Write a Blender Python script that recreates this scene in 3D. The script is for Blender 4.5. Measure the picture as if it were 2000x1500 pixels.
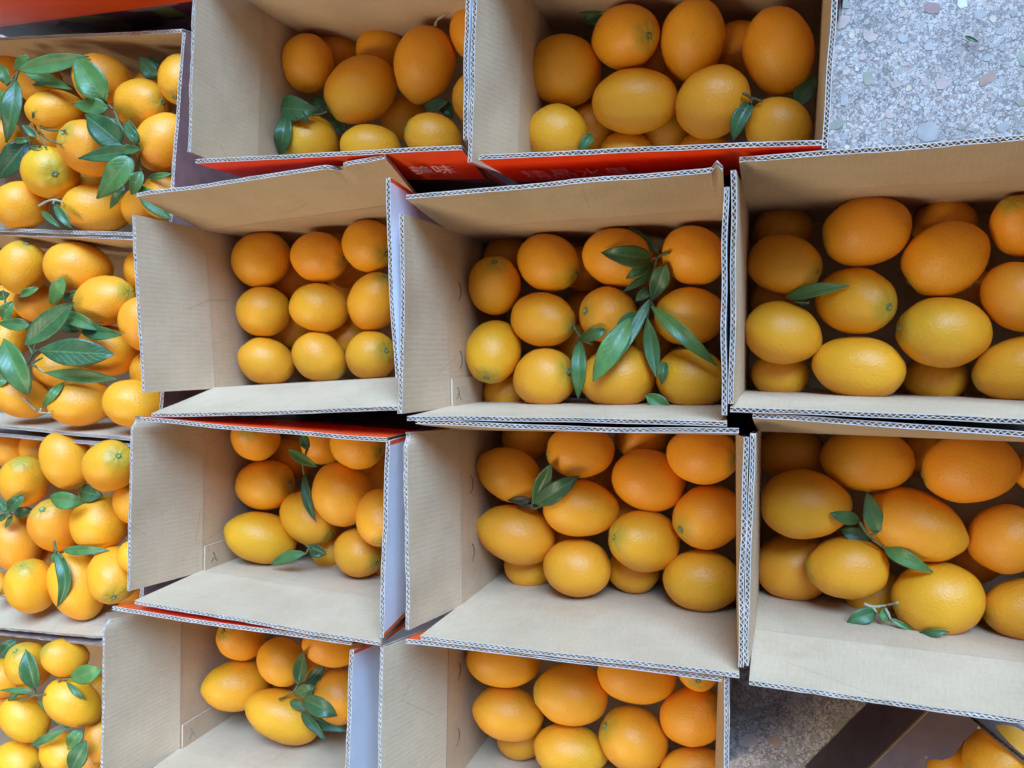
import bpy, bmesh, math, random
import numpy as np
from mathutils import Vector, Matrix, noise

for ob in list(bpy.data.objects):
    bpy.data.objects.remove(ob, do_unlink=True)
scene = bpy.context.scene
COL = scene.collection
R = math.radians

# ------------------------------------------------------------------ camera, sky, sun, exposure
CAMERA_AXES = [[0.94363, -0.003174, -0.330988], [-0.011075, 0.999091, -0.041156], [0.330818, 0.042501, 0.942737]]

CAM_POS = Vector((0.0, 0.0, 1.0))
cam_data = bpy.data.cameras.new('camera')
cam_data.sensor_width = 36.0
cam_data.lens = 1502.0 / 2000.0 * 36.0
cam_data.clip_start = 0.01
cam_data.clip_end = 100.0
cam = bpy.data.objects.new('camera', cam_data)
COL.objects.link(cam)
ax = [Vector(a) for a in CAMERA_AXES]
cam.matrix_world = Matrix(((ax[0].x, ax[1].x, ax[2].x, CAM_POS.x), (ax[0].y, ax[1].y, ax[2].y, CAM_POS.y),
                           (ax[0].z, ax[1].z, ax[2].z, CAM_POS.z), (0, 0, 0, 1)))
scene.camera = cam

SUN_EL, SUN_AZ = 41, -22          # azimuth measured from +Y towards -X
world = bpy.data.worlds.new('World')
scene.world = world
world.use_nodes = True
wn = world.node_tree
sky = wn.nodes.new('ShaderNodeTexSky')
sky.sky_type = 'NISHITA'
sky.sun_disc = False
sky.sun_elevation = R(SUN_EL)
sky.sun_rotation = R(-SUN_AZ)
sky.dust_density = 4.0
sky.air_density = 1.0
wn.links.new(sky.outputs[0], wn.nodes['Background'].inputs[0])
wn.nodes['Background'].inputs[1].default_value = 0.033
sun_data = bpy.data.lights.new('sun', 'SUN')
sun_data.energy = 5.0
sun_data.angle = R(38)
sun_data.color = (0.27, 0.55, 1.0)
sun = bpy.data.objects.new('sun', sun_data)
COL.objects.link(sun)
el, az = R(SUN_EL), R(SUN_AZ)
to_sun = Vector((-math.sin(az) * math.cos(el), math.cos(az) * math.cos(el), math.sin(el)))
sun.rotation_euler = to_sun.to_track_quat('Z', 'Y').to_euler()
sun.location = to_sun * 5

# soft warm light of the room, from the corner of the stall opposite the daylight
room_data = bpy.data.lights.new('room_light', 'AREA')
room_data.shape = 'DISK'
room_data.size = 0.9
room_data.energy = 13.5
room_data.color = (1.0, 0.90, 0.68)
room = bpy.data.objects.new('room_light', room_data)
COL.objects.link(room)
room.location = (-1.1, -1.2, 1.9)
room.rotation_euler = (Vector((-0.1, 0.05, 0.2)) - room.location).to_track_quat('-Z', 'Y').to_euler()

vs = scene.view_settings
scene.display_settings.display_device = 'sRGB'
vs.view_transform = 'Standard'
vs.look = 'None'
vs.exposure = 0.9
vs.gamma = 1.0
vs.use_curve_mapping = False
scene.cycles.max_bounces = 6
scene.cycles.diffuse_bounces = 4
scene.cycles.glossy_bounces = 2
scene.cycles.use_adaptive_sampling = True
scene.cycles.adaptive_threshold = 0.03
scene.cycles.use_denoising = True

# ------------------------------------------------------------------ tables of the layout, in metres
CARTONS = [
    ('N2', [[-0.3599, 0.1397, 0.2], [-0.0545, 0.1435, 0.2], [-0.052, -0.0608, 0.2], [-0.3574, -0.0645, 0.2]], {'l': ([-0.3614, 0.138, 0.3021], [-0.3666, -0.0631, 0.3017]), 't': ([-0.3572, 0.1547, 0.301], [-0.0502, 0.1574, 0.3011]), 'r': ([-0.047, 0.142, 0.3019], [-0.0467, -0.0568, 0.3019]), 'b': ([-0.3577, -0.0675, 0.3021], [-0.0449, -0.0644, 0.3018])}),
    ('M2', [[-0.6955, 0.1568, 0.2], [-0.3906, 0.1741, 0.2], [-0.379, -0.0299, 0.2], [-0.684, -0.0472, 0.2]], {'l': ([-0.7069, 0.1581, 0.3015], [-0.6975, -0.0466, 0.3012]), 't': ([-0.7046, 0.1819, 0.2986], [-0.3809, 0.1972, 0.299]), 'r': ([-0.3765, 0.1754, 0.3012], [-0.368, -0.0261, 0.3015]), 'b': ([-0.6896, -0.0734, 0.2985], [-0.3631, -0.0576, 0.297])}),
    ('R2', [[-0.0384, 0.1566, 0.2], [0.2671, 0.1527, 0.2], [0.2644, -0.0516, 0.2], [-0.041, -0.0476, 0.2]], {'l': ([-0.0411, 0.156, 0.3021], [-0.0415, -0.0467, 0.3021]), 't': ([-0.0366, 0.1644, 0.3018], [0.2426, 0.1651, 0.2984]), 'r': ([0.2773, 0.1525, 0.3016], [0.2746, -0.0517, 0.3016]), 'b': ([-0.0423, -0.0517, 0.302], [0.246, -0.0578, 0.3003])}),
    ('N3', [[-0.3461, -0.0864, 0.2], [-0.0407, -0.0824, 0.2], [-0.038, -0.2867, 0.2], [-0.3434, -0.2907, 0.2]], {'l': ([-0.3607, -0.0823, 0.301], [-0.36, -0.2857, 0.3007]), 't': ([-0.3486, -0.0705, 0.3009], [-0.0349, -0.07, 0.3012]), 'r': ([-0.0288, -0.0756, 0.3012], [-0.0317, -0.2804, 0.3017]), 'b': ([-0.3448, -0.2918, 0.3021], [-0.0325, -0.2869, 0.302])}),
    ('M3', [[-0.7025, -0.0816, 0.2], [-0.3973, -0.0932, 0.2], [-0.4051, -0.2973, 0.2], [-0.7103, -0.2857, 0.2]], {'l': ([-0.7161, -0.0745, 0.301], [-0.7295, -0.2827, 0.3003]), 't': ([-0.7037, -0.0771, 0.302], [-0.3814, -0.0903, 0.3008]), 'r': ([-0.3803, -0.0914, 0.3007], [-0.3897, -0.2972, 0.301]), 'b': ([-0.7186, -0.2948, 0.3014], [-0.3916, -0.305, 0.3009])}),
    ('R3', [[-0.0224, -0.078, 0.2], [0.283, -0.0813, 0.2], [0.2808, -0.2856, 0.2], [-0.0246, -0.2822, 0.2]], {'l': ([-0.0229, -0.0722, 0.302], [-0.0269, -0.2778, 0.302]), 't': ([-0.0235, -0.0568, 0.2999], [0.2495, -0.0699, 0.2958]), 'r': ([0.2932, -0.0814, 0.3016], [0.291, -0.2857, 0.3016]), 'b': ([-0.0242, -0.2937, 0.3015], [0.2546, -0.2975, 0.298])}),
    ('M1', [[-0.6014, 0.4167, 0.2], [-0.2966, 0.3962, 0.2], [-0.3103, 0.1923, 0.2], [-0.6151, 0.2129, 0.2]], {'l': ([-0.6119, 0.4251, 0.3012], [-0.6249, 0.2227, 0.3012]), 't': ([-0.601, 0.4218, 0.302], [-0.2963, 0.4012, 0.302]), 'r': ([-0.2885, 0.3725, 0.299], [-0.293, 0.2063, 0.2997]), 'b': ([-0.6159, 0.2116, 0.3021], [-0.2963, 0.1984, 0.301])}),
    ('N1', [[-0.267, 0.3902, 0.2], [0.0382, 0.3772, 0.2], [0.0295, 0.1731, 0.2], [-0.2757, 0.1862, 0.2]], {'l': ([-0.2815, 0.3712, 0.2993], [-0.2881, 0.1833, 0.3013]), 't': ([-0.2668, 0.3953, 0.302], [0.0384, 0.3823, 0.302]), 'r': ([0.0409, 0.3235, 0.2869], [0.0322, 0.1679, 0.302]), 'b': ([-0.2782, 0.1872, 0.3021], [0.0305, 0.173, 0.3021])}),
    ('M4', [[-0.7456, -0.3255, 0.2], [-0.4404, -0.3363, 0.2], [-0.4476, -0.5405, 0.2], [-0.7528, -0.5297, 0.2]], {'l': ([-0.7704, -0.3168, 0.2987], [-0.7896, -0.5514, 0.2928]), 't': ([-0.7552, -0.306, 0.2998], [-0.4279, -0.3081, 0.2974]), 'r': ([-0.4269, -0.3161, 0.2992], [-0.4393, -0.5166, 0.299]), 'b': ([-0.753, -0.5348, 0.302], [-0.4477, -0.5456, 0.302])}),
    ('N4', [[-0.3607, -0.3113, 0.2], [-0.0553, -0.3192, 0.2], [-0.0606, -0.5234, 0.2], [-0.366, -0.5155, 0.2]], {'l': ([-0.3926, -0.3088, 0.297], [-0.3992, -0.5239, 0.2962]), 't': ([-0.3617, -0.2974, 0.3012], [-0.0476, -0.294, 0.2987]), 'r': ([-0.0437, -0.292, 0.2977], [-0.0458, -0.4763, 0.2894]), 'b': ([-0.3661, -0.5206, 0.302], [-0.0608, -0.5285, 0.302])}),
    ('L1', [[-1.0665, 0.4234, 0.172], [-0.6945, 0.401, 0.172], [-0.7096, 0.15, 0.172], [-1.0815, 0.1723, 0.172]], {'l': ([-1.0728, 0.4238, 0.2358], [-1.0879, 0.1727, 0.2358]), 't': ([-1.0536, 0.4278, 0.2347], [-0.691, 0.3899, 0.2351]), 'r': ([-0.6893, 0.3874, 0.2345], [-0.7148, 0.1493, 0.236]), 'b': ([-1.0662, 0.1721, 0.2343], [-0.7143, 0.1443, 0.2357])}),
    ('L2', [[-1.103, 0.1587, 0.172], [-0.7309, 0.1401, 0.172], [-0.7434, -0.1111, 0.172], [-1.1156, -0.0925, 0.172]], {'l': ([-1.1094, 0.159, 0.2358], [-1.122, -0.0922, 0.2358]), 't': ([-1.0744, 0.1692, 0.2285], [-0.7184, 0.1402, 0.2349]), 'r': ([-0.717, 0.1396, 0.2347], [-0.7397, -0.112, 0.2361]), 'b': ([-1.0867, -0.1005, 0.2287], [-0.7406, -0.1134, 0.2361])}),
    ('L3', [[-1.1468, -0.1185, 0.172], [-0.7742, -0.1185, 0.172], [-0.7742, -0.37, 0.172], [-1.1468, -0.37, 0.172]], {'l': ([-1.1532, -0.1185, 0.2358], [-1.1532, -0.37, 0.2358]), 't': ([-1.1024, -0.1123, 0.2179], [-0.7507, -0.1195, 0.2317]), 'r': ([-0.7502, -0.1208, 0.2315], [-0.7809, -0.3729, 0.2357]), 'b': ([-1.1133, -0.397, 0.2196], [-0.782, -0.3744, 0.2355])}),
    ('L4', [[-1.1784, -0.3922, 0.172], [-0.806, -0.381, 0.172], [-0.7984, -0.6324, 0.172], [-1.1709, -0.6436, 0.172]], {'l': ([-1.1848, -0.3924, 0.2358], [-1.1773, -0.6438, 0.2358]), 't': ([-1.1291, -0.4102, 0.2089], [-0.7878, -0.384, 0.2335]), 'r': ([-0.7879, -0.3854, 0.2334], [-0.8301, -0.6542, 0.2242]), 'b': ([-1.1708, -0.6468, 0.2361], [-0.7983, -0.6356, 0.2361])}),
    ('L0', [[-1.0565, 0.6644, 0.2], [-0.6843, 0.6476, 0.2], [-0.6935, 0.4435, 0.2], [-1.0657, 0.4603, 0.2]], {'l': ([-1.0667, 0.6648, 0.3016], [-1.0759, 0.4608, 0.3016]), 't': ([-1.0563, 0.6695, 0.302], [-0.6841, 0.6527, 0.302]), 'r': ([-0.6741, 0.6472, 0.3016], [-0.6833, 0.4431, 0.3016]), 'b': ([-1.0659, 0.4552, 0.302], [-0.6937, 0.4384, 0.302])}),
    ('N0', [[-0.2391, 0.6083, 0.2], [0.0661, 0.5961, 0.2], [0.058, 0.392, 0.2], [-0.2472, 0.4042, 0.2]], {'l': ([-0.2492, 0.6087, 0.3016], [-0.2574, 0.4046, 0.3016]), 't': ([-0.2389, 0.6134, 0.302], [0.0663, 0.6012, 0.302]), 'r': ([0.0763, 0.5957, 0.3016], [0.0682, 0.3916, 0.3016]), 'b': ([-0.2474, 0.3991, 0.302], [0.0578, 0.3869, 0.302])}),
    ('R4', [[0.159, -0.3518, 0.13], [0.4018, -0.5371, 0.13], [0.2779, -0.6995, 0.13], [0.0351, -0.5142, 0.13]], {'l': ([0.1906, -0.376, 0.134], [0.0667, -0.5384, 0.134]), 't': ([0.149, -0.3649, 0.0292], [0.3919, -0.5502, 0.0292]), 'r': ([0.4099, -0.5433, 0.2316], [0.286, -0.7057, 0.2316]), 'b': ([0.0289, -0.5223, 0.2316], [0.2717, -0.7076, 0.2316])}),
]

ORANGES = [
    ([-0.8424, 0.3557, 0.213], [0.714, 0.224, -0.663], 0.0352, 0.0326, 0.65, 0.0, 0.043, 0, 'orange, first from left in the back row of fruit, top-row first-column carton'),
    ([-0.7828, 0.3195, 0.2068], [0.985, -0.067, 0.161], 0.04, 0.032, 0.51, 0.0, 0.002, 1, 'orange, second from left in the second row of fruit, top-row first-column carton'),
    ([-0.7193, 0.344, 0.2076], [0.145, -0.857, 0.494], 0.0344, 0.0269, 0.51, 0.0, -0.02, 1, 'orange, second from left in the back row of fruit, top-row first-column carton'),
    ([-0.9142, 0.3214, 0.2224], [0.676, 0.218, -0.704], 0.0359, 0.0259, 0.47, 0.0, 0.01, 0, 'orange, first from left in the second row of fruit, top-row first-column carton'),
    ([-0.853, 0.2658, 0.2253], [-0.09, 0.303, 0.949], 0.0389, 0.0347, 0.75, 0.0, -0.016, 1, 'orange, second from left in the third row of fruit, top-row first-column carton'),
    ([-0.743, 0.266, 0.2138], [0.591, 0.747, -0.306], 0.039, 0.0327, 0.64, 0.0, 0.009, 0, 'orange, third from left in the third row of fruit, top-row first-column carton'),
    ([-0.923, 0.2398, 0.225], [0.827, -0.208, 0.522], 0.0345, 0.0345, 0.33, 0.52, 0.024, 1, 'greenish orange alone in the fourth row of fruit, top-row first-column carton'),
    ([-0.9789, 0.2001, 0.2246], [0.597, 0.506, -0.623], 0.0344, 0.0322, 0.52, 0.0, 0.012, 0, 'orange, first from left in the front row of fruit, top-row first-column carton'),
    ([-0.8752, 0.1941, 0.1958], [0.679, 0.021, -0.734], 0.0434, 0.0325, 0.52, 0.22, 0.011, 0, 'orange, second from left in the front row of fruit, top-row first-column carton'),
    ([-0.8109, 0.196, 0.1796], [0.497, 0.815, -0.297], 0.03, 0.027, 0.59, 0.0, 0.013, 0, 'half-buried orange, fifth from left under the top fruit, top-row first-column carton'),
    ([-0.7592, 0.2033, 0.1973], [0.386, 0.913, -0.134], 0.031, 0.0275, 0.54, 0.0, 0.033, 0, 'half-buried orange, seventh from left under the top fruit, top-row first-column carton'),
    ([-1.0542, 0.3983, 0.1766], [0.578, 0.715, -0.394], 0.031, 0.0275, 0.64, 0.0, -0.016, 0, 'half-buried orange, first from left under the top fruit, top-row first-column carton'),
    ([-1.0006, 0.3824, 0.1741], [0.672, 0.356, -0.649], 0.031, 0.0275, 0.49, 0.0, -0.021, 0, 'half-buried orange, second from left under the top fruit, top-row first-column carton'),
    ([-1.031, 0.2982, 0.2086], [0.866, 0.499, 0.036], 0.0298, 0.0234, 0.67, 0.0, 0.045, 1, 'orange, first from left in the third row of fruit, top-row first-column carton'),
    ([-0.926, 0.243, 0.1631], [0.579, 0.685, -0.442], 0.031, 0.0275, 0.51, 0.0, 0.048, 0, 'half-buried orange, fourth from left under the top fruit, top-row first-column carton'),
    ([-0.9786, 0.3091, 0.174], [0.649, 0.482, -0.589], 0.031, 0.0275, 0.51, 0.0, 0.011, 0, 'half-buried orange, third from left under the top fruit, top-row first-column carton'),
    ([-0.801, 0.3566, 0.162], [0.725, 0.488, -0.486], 0.031, 0.0275, 0.57, 0.0, 0.043, 0, 'half-buried orange, sixth from left under the top fruit, top-row first-column carton'),
    ([-0.9868, 0.117, 0.22], [0.465, 0.871, 0.157], 0.037, 0.0318, 0.47, 0.0, -0.005, 1, 'orange, first from left in the back row of fruit, second-row first-column carton'),
    ([-0.9004, 0.1144, 0.2059], [0.642, -0.155, -0.751], 0.0421, 0.035, 0.59, 0.0, -0.025, 0, 'orange, second from left in the back row of fruit, second-row first-column carton'),
    ([-1.0053, 0.0713, 0.1816], [0.632, 0.114, -0.767], 0.031, 0.0275, 0.75, 0.0, 0.007, 0, 'half-buried orange, third from left under the top fruit, second-row first-column carton'),
    ([-0.8466, 0.0688, 0.2136], [0.971, 0.239, -0.01], 0.0419, 0.0327, 0.65, 0.22, 0.031, 1, 'orange, first from left in the second row of fruit, second-row first-column carton'),
    ([-0.7874, 0.0383, 0.2102], [-0.034, -0.999, -0.015], 0.0346, 0.0296, 0.75, 0.0, 0.031, 0, 'orange, second from left in the second row of fruit, second-row first-column carton'),
    ([-0.8587, 0.0023, 0.1993], [0.678, -0.105, -0.728], 0.0398, 0.0345, 0.61, 0.15, 0.038, 0, 'orange, first from left in the third row of fruit, second-row first-column carton'),
    ([-0.8035, -0.0286, 0.1797], [0.19, -0.97, -0.152], 0.0317, 0.0278, 0.75, 0.0, 0.029, 0, 'orange, second from left in the third row of fruit, second-row first-column carton'),
    ([-0.7906, -0.067, 0.2231], [0.68, -0.309, -0.665], 0.0387, 0.0311, 0.52, 0.0, -0.017, 0, 'orange, third from left in the front row of fruit, second-row first-column carton'),
    ([-0.884, -0.0673, 0.2199], [0.647, 0.154, -0.747], 0.0409, 0.0302, 0.62, 0.0, -0.017, 0, 'orange, second from left in the front row of fruit, second-row first-column carton'),
    ([-0.9899, -0.0623, 0.2211], [0.598, -0.319, -0.735], 0.037, 0.0275, 0.65, 0.0, 0.018, 0, 'orange, first from left in the front row of fruit, second-row first-column carton'),
    ([-0.9632, -0.0239, 0.1885], [0.628, -0.245, -0.738], 0.031, 0.0275, 0.53, 0.0, 0.045, 0, 'half-buried orange, fourth from left under the top fruit, second-row first-column carton'),
    ([-1.0558, 0.0177, 0.1909], [-0.257, -0.913, 0.316], 0.031, 0.0275, 0.49, 0.0, 0.011, 0, 'half-buried orange, first from left under the top fruit, second-row first-column carton'),
    ([-1.067, 0.0729, 0.1793], [0.524, 0.572, -0.631], 0.0292, 0.0275, 0.48, 0.0, 0.047, 0, 'half-buried orange, second from left under the top fruit, second-row first-column carton'),
    ([-0.8115, 0.1091, 0.1785], [-0.061, -0.996, -0.072], 0.031, 0.0275, 0.58, 0.0, 0.034, 0, 'half-buried orange, fifth from left under the top fruit, second-row first-column carton'),
    ([-0.9978, -0.1792, 0.2175], [0.445, 0.767, 0.463], 0.0397, 0.031, 0.52, 0.22, 0.034, 1, 'orange, first from left in the back row of fruit, third-row first-column carton'),
    ([-0.9155, -0.1455, 0.2193], [0.266, -0.955, -0.134], 0.0416, 0.0323, 0.61, 0.0, 0.021, 0, 'orange, second from left in the back row of fruit, third-row first-column carton'),
    ([-0.8265, -0.1474, 0.2302], [0.796, 0.403, 0.452], 0.042, 0.0336, 0.66, 0.38, 0.005, 1, 'greenish orange, third from left in the back row of fruit, third-row first-column carton'),
    ([-0.8259, -0.2024, 0.1922], [0.123, 0.883, 0.453], 0.0322, 0.0278, 0.55, 0.0, 0.025, 1, 'orange alone in the second row of fruit, third-row first-column carton'),
    ([-0.9607, -0.2424, 0.1995], [0.218, 0.681, 0.699], 0.0436, 0.0341, 0.75, 0.0, -0.003, 1, 'orange, second from left in the third row of fruit, third-row first-column carton'),
    ([-0.8902, -0.236, 0.1904], [-0.002, 0.961, -0.278], 0.0385, 0.0382, 0.38, 0.0, -0.013, 0, 'orange, third from left in the third row of fruit, third-row first-column carton'),
    ([-1.0391, -0.2743, 0.2001], [0.33, -0.938, -0.107], 0.0422, 0.0328, 0.77, 0.0, 0.032, 0, 'orange, first from left in the third row of fruit, third-row first-column carton'),
    ([-0.9921, -0.3269, 0.2161], [0.255, 0.836, 0.486], 0.0423, 0.033, 0.31, 0.0, 0.028, 1, 'yellow orange, second from left in the front row of fruit, third-row first-column carton'),
    ([-0.9248, -0.3235, 0.1987], [0.363, -0.931, -0.042], 0.049, 0.0365, 0.47, 0.0, 0.047, 0, 'orange, third from left in the front row of fruit, third-row first-column carton'),
    ([-0.8555, -0.3022, 0.2025], [0.613, -0.49, 0.62], 0.0428, 0.0334, 0.56, 0.15, 0.003, 1, 'orange, fourth from left in the front row of fruit, third-row first-column carton'),
    ([-1.0719, -0.3358, 0.2046], [0.704, -0.513, 0.492], 0.0191, 0.0149, 0.61, 0.0, 0.012, 1, 'orange, first from left in the front row of fruit, third-row first-column carton'),
    ([-0.8094, -0.272, 0.2093], [0.882, -0.468, 0.053], 0.0246, 0.0216, 0.33, 0.0, -0.023, 1, 'yellow orange alone in the fourth row of fruit, third-row first-column carton'),
    ([-1.0803, -0.1444, 0.1675], [0.616, -0.161, -0.771], 0.031, 0.0275, 0.58, 0.0, 0.015, 0, 'half-buried orange, first from left under the top fruit, third-row first-column carton'),
    ([-1.0249, -0.1398, 0.1687], [0.287, -0.938, -0.196], 0.0293, 0.0275, 0.66, 0.0, -0.027, 0, 'half-buried orange, second from left under the top fruit, third-row first-column carton'),
    ([-0.8731, -0.3397, 0.1513], [0.671, -0.585, -0.456], 0.031, 0.0275, 0.56, 0.0, 0.02, 0, 'half-buried orange, fourth from left under the top fruit, third-row first-column carton'),
    ([-1.0359, -0.3147, 0.1497], [0.453, -0.86, -0.233], 0.031, 0.0275, 0.58, 0.0, -0.024, 0, 'half-buried orange, third from left under the top fruit, third-row first-column carton'),
    ([-0.9974, -0.4395, 0.2196], [0.069, 0.795, 0.603], 0.0366, 0.0286, 0.59, 0.3, -0.012, 1, 'orange, first from left in the back row of fruit, bottom-row first-column carton'),
    ([-0.9269, -0.4194, 0.221], [-0.308, 0.577, 0.757], 0.0317, 0.0248, 0.5, 0.0, 0.04, 1, 'orange, second from left in the back row of fruit, bottom-row first-column carton'),
    ([-1.012, -0.5205, 0.2163], [0.62, -0.713, -0.327], 0.0377, 0.0276, 0.33, 0.38, 0.006, 0, 'greenish orange, first from left in the middle row of fruit, bottom-row first-column carton'),
    ([-0.9148, -0.4801, 0.2206], [0.662, -0.647, -0.379], 0.0404, 0.0289, 0.38, 0.0, 0.027, 0, 'orange, second from left in the middle row of fruit, bottom-row first-column carton'),
    ([-0.9307, -0.4957, 0.1682], [0.615, -0.751, -0.241], 0.031, 0.0275, 0.58, 0.0, 0.035, 0, 'half-buried orange, third from left under the top fruit, bottom-row first-column carton'),
    ([-0.8932, -0.5394, 0.1989], [0.366, -0.908, 0.204], 0.0315, 0.0189, 0.75, 0.0, 0.02, 0, 'orange, third from left in the front row of fruit, bottom-row first-column carton'),
    ([-1.027, -0.5844, 0.2185], [0.969, -0.245, -0.037], 0.0349, 0.0273, 0.28, 0.0, 0.024, 1, 'yellow orange, first from left in the front row of fruit, bottom-row first-column carton'),
    ([-0.9442, -0.5584, 0.2167], [0.968, -0.162, 0.193], 0.0322, 0.0251, 0.44, 0.0, 0.002, 1, 'orange, second from left in the front row of fruit, bottom-row first-column carton'),
    ([-1.0765, -0.4782, 0.199], [0.654, -0.43, -0.622], 0.031, 0.0275, 0.58, 0.0, 0.002, 0, 'half-buried orange, second from left under the top fruit, bottom-row first-column carton'),
    ([-1.1035, -0.5231, 0.1807], [0.548, -0.806, -0.224], 0.031, 0.0275, 0.8, 0.0, 0.0, 0, 'half-buried orange, first from left under the top fruit, bottom-row first-column carton'),
    ([-0.9188, -0.5937, 0.1822], [0.733, -0.504, -0.457], 0.031, 0.0275, 0.56, 0.0, 0.03, 0, 'half-buried orange, fourth from left under the top fruit, bottom-row first-column carton'),
    ([-0.5791, 0.3701, 0.1379], [-0.27, -0.937, -0.221], 0.0362, 0.0332, 0.57, 0.0, -0.003, 0, 'orange, first from left in the middle row of fruit, top-row second-column carton'),
    ([-0.5057, 0.3299, 0.1325], [-0.789, -0.526, 0.318], 0.0484, 0.0387, 0.51, 0.0, 0.0, 1, 'orange, second from left in the middle row of fruit, top-row second-column carton'),
    ([-0.4132, 0.3482, 0.1389], [-0.384, -0.905, -0.182], 0.0441, 0.0365, 0.64, 0.0, 0.033, 0, 'orange, third from left in the middle row of fruit, top-row second-column carton'),
    ([-0.5653, 0.4009, 0.0866], [0.823, -0.11, -0.558], 0.031, 0.0275, 0.56, 0.0, 0.027, 0, 'half-buried orange, first from left under the top fruit, top-row second-column carton'),
    ([-0.4959, 0.3909, 0.0989], [0.891, 0.12, -0.438], 0.031, 0.0275, 0.47, 0.0, 0.001, 0, 'half-buried orange, second from left under the top fruit, top-row second-column carton'),
    ([-0.351, 0.3799, 0.1332], [0.254, -0.967, 0.005], 0.0317, 0.0289, 0.64, 0.0, 0.016, 1, 'orange alone in the back row of fruit, top-row second-column carton'),
    ([-0.3496, 0.3003, 0.1376], [0.358, 0.43, 0.829], 0.0332, 0.0259, 0.58, 0.0, 0.023, 1, 'orange, fourth from left in the middle row of fruit, top-row second-column carton'),
    ([-0.5785, 0.2721, 0.1344], [-0.473, -0.341, 0.812], 0.0372, 0.0326, 0.38, 0.22, 0.017, 1, 'orange, first from left in the front row of fruit, top-row second-column carton'),
    ([-0.4909, 0.2575, 0.1354], [0.872, 0.018, -0.49], 0.0379, 0.0272, 0.38, 0.0, -0.015, 0, 'orange, second from left in the front row of fruit, top-row second-column carton'),
    ([-0.4045, 0.2606, 0.1349], [-0.826, 0.252, 0.505], 0.0359, 0.0287, 0.52, 0.0, -0.007, 1, 'orange, third from left in the front row of fruit, top-row second-column carton'),
    ([-0.4745, 0.3079, 0.0753], [0.898, 0.09, -0.431], 0.031, 0.0275, 0.55, 0.0, 0.05, 0, 'half-buried orange, third from left under the top fruit, top-row second-column carton'),
    ([-0.2404, 0.323, 0.1289], [0.914, -0.228, -0.337], 0.0439, 0.0389, 0.44, 0.0, 0.006, 0, 'orange, first from left in the back row of fruit, top-row third-column carton'),
    ([-0.167, 0.3454, 0.1433], [0.721, -0.298, 0.626], 0.0427, 0.0341, 0.54, 0.0, 0.017, 1, 'orange, second from left in the back row of fruit, top-row third-column carton'),
    ([-0.0949, 0.3344, 0.1379], [-0.088, -0.932, -0.352], 0.0419, 0.0341, 0.46, 0.0, 0.041, 0, 'orange, third from left in the back row of fruit, top-row third-column carton'),
    ([-0.1565, 0.2756, 0.1407], [0.984, 0.004, -0.178], 0.0474, 0.0348, 0.54, 0.0, -0.009, 0, 'orange, second from left in the front row of fruit, top-row third-column carton'),
    ([-0.0728, 0.2642, 0.1448], [0.915, 0.4, 0.046], 0.0396, 0.0358, 0.65, 0.0, 0.01, 0, 'orange, third from left in the front row of fruit, top-row third-column carton'),
    ([-0.0067, 0.3103, 0.1398], [0.298, -0.897, -0.326], 0.0451, 0.0347, 0.6, 0.0, -0.024, 0, 'orange, fourth from left in the back row of fruit, top-row third-column carton'),
    ([-0.246, 0.248, 0.142], [0.949, -0.099, -0.301], 0.0358, 0.0325, 0.38, 0.0, -0.005, 0, 'orange, first from left in the front row of fruit, top-row third-column carton'),
    ([-0.0059, 0.2309, 0.1386], [0.779, -0.604, -0.167], 0.035, 0.0314, 0.56, 0.0, -0.014, 0, 'orange, fourth from left in the front row of fruit, top-row third-column carton'),
    ([-0.1723, 0.2262, 0.1074], [0.977, -0.064, -0.205], 0.031, 0.0275, 0.55, 0.0, 0.036, 0, 'half-buried orange, second from left under the top fruit, top-row third-column carton'),
    ([-0.0847, 0.2192, 0.102], [0.982, -0.141, -0.127], 0.031, 0.0275, 0.63, 0.0, 0.008, 0, 'half-buried orange, fifth from left under the top fruit, top-row third-column carton'),
    ([-0.0464, 0.3365, 0.0927], [0.96, -0.243, -0.139], 0.0369, 0.0278, 0.62, 0.0, 0.007, 0, 'half-buried orange, sixth from left under the top fruit, top-row third-column carton'),
    ([-0.217, 0.2671, 0.0908], [0.965, -0.074, -0.252], 0.031, 0.0275, 0.54, 0.0, 0.014, 0, 'half-buried orange, first from left under the top fruit, top-row third-column carton'),
    ([-0.1314, 0.2557, 0.0801], [0.966, -0.178, -0.187], 0.031, 0.0275, 0.5, 0.0, -0.005, 0, 'half-buried orange, fourth from left under the top fruit, top-row third-column carton'),
    ([-0.1376, 0.3278, 0.0886], [0.957, -0.197, -0.215], 0.031, 0.0275, 0.61, 0.0, 0.032, 0, 'half-buried orange, third from left under the top fruit, top-row third-column carton'),
    ([-0.6526, 0.1231, 0.1423], [0.68, 0.626, -0.381], 0.0388, 0.0353, 0.47, 0.0, 0.029, 1, 'orange, first from left in the back row of fruit, second-row second-column carton'),
    ([-0.5668, 0.1225, 0.1367], [0.992, -0.118, 0.041], 0.0388, 0.0321, 0.63, 0.0, 0.006, 1, 'orange, second from left in the back row of fruit, second-row second-column carton'),
    ([-0.4936, 0.1337, 0.1373], [0.858, -0.371, 0.356], 0.0366, 0.0321, 0.47, 0.0, 0.025, 1, 'orange, third from left in the back row of fruit, second-row second-column carton'),
    ([-0.6494, 0.054, 0.1431], [0.797, 0.063, -0.6], 0.0355, 0.0331, 0.46, 0.3, 0.021, 0, 'orange, first from left in the middle row of fruit, second-row second-column carton'),
    ([-0.565, 0.0567, 0.1402], [0.823, -0.142, -0.55], 0.0385, 0.0313, 0.36, 0.26, 0.021, 0, 'orange, second from left in the middle row of fruit, second-row second-column carton'),
    ([-0.4866, 0.063, 0.1387], [0.565, 0.794, 0.226], 0.0388, 0.0316, 0.52, 0.0, 0.008, 1, 'orange, third from left in the middle row of fruit, second-row second-column carton'),
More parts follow.
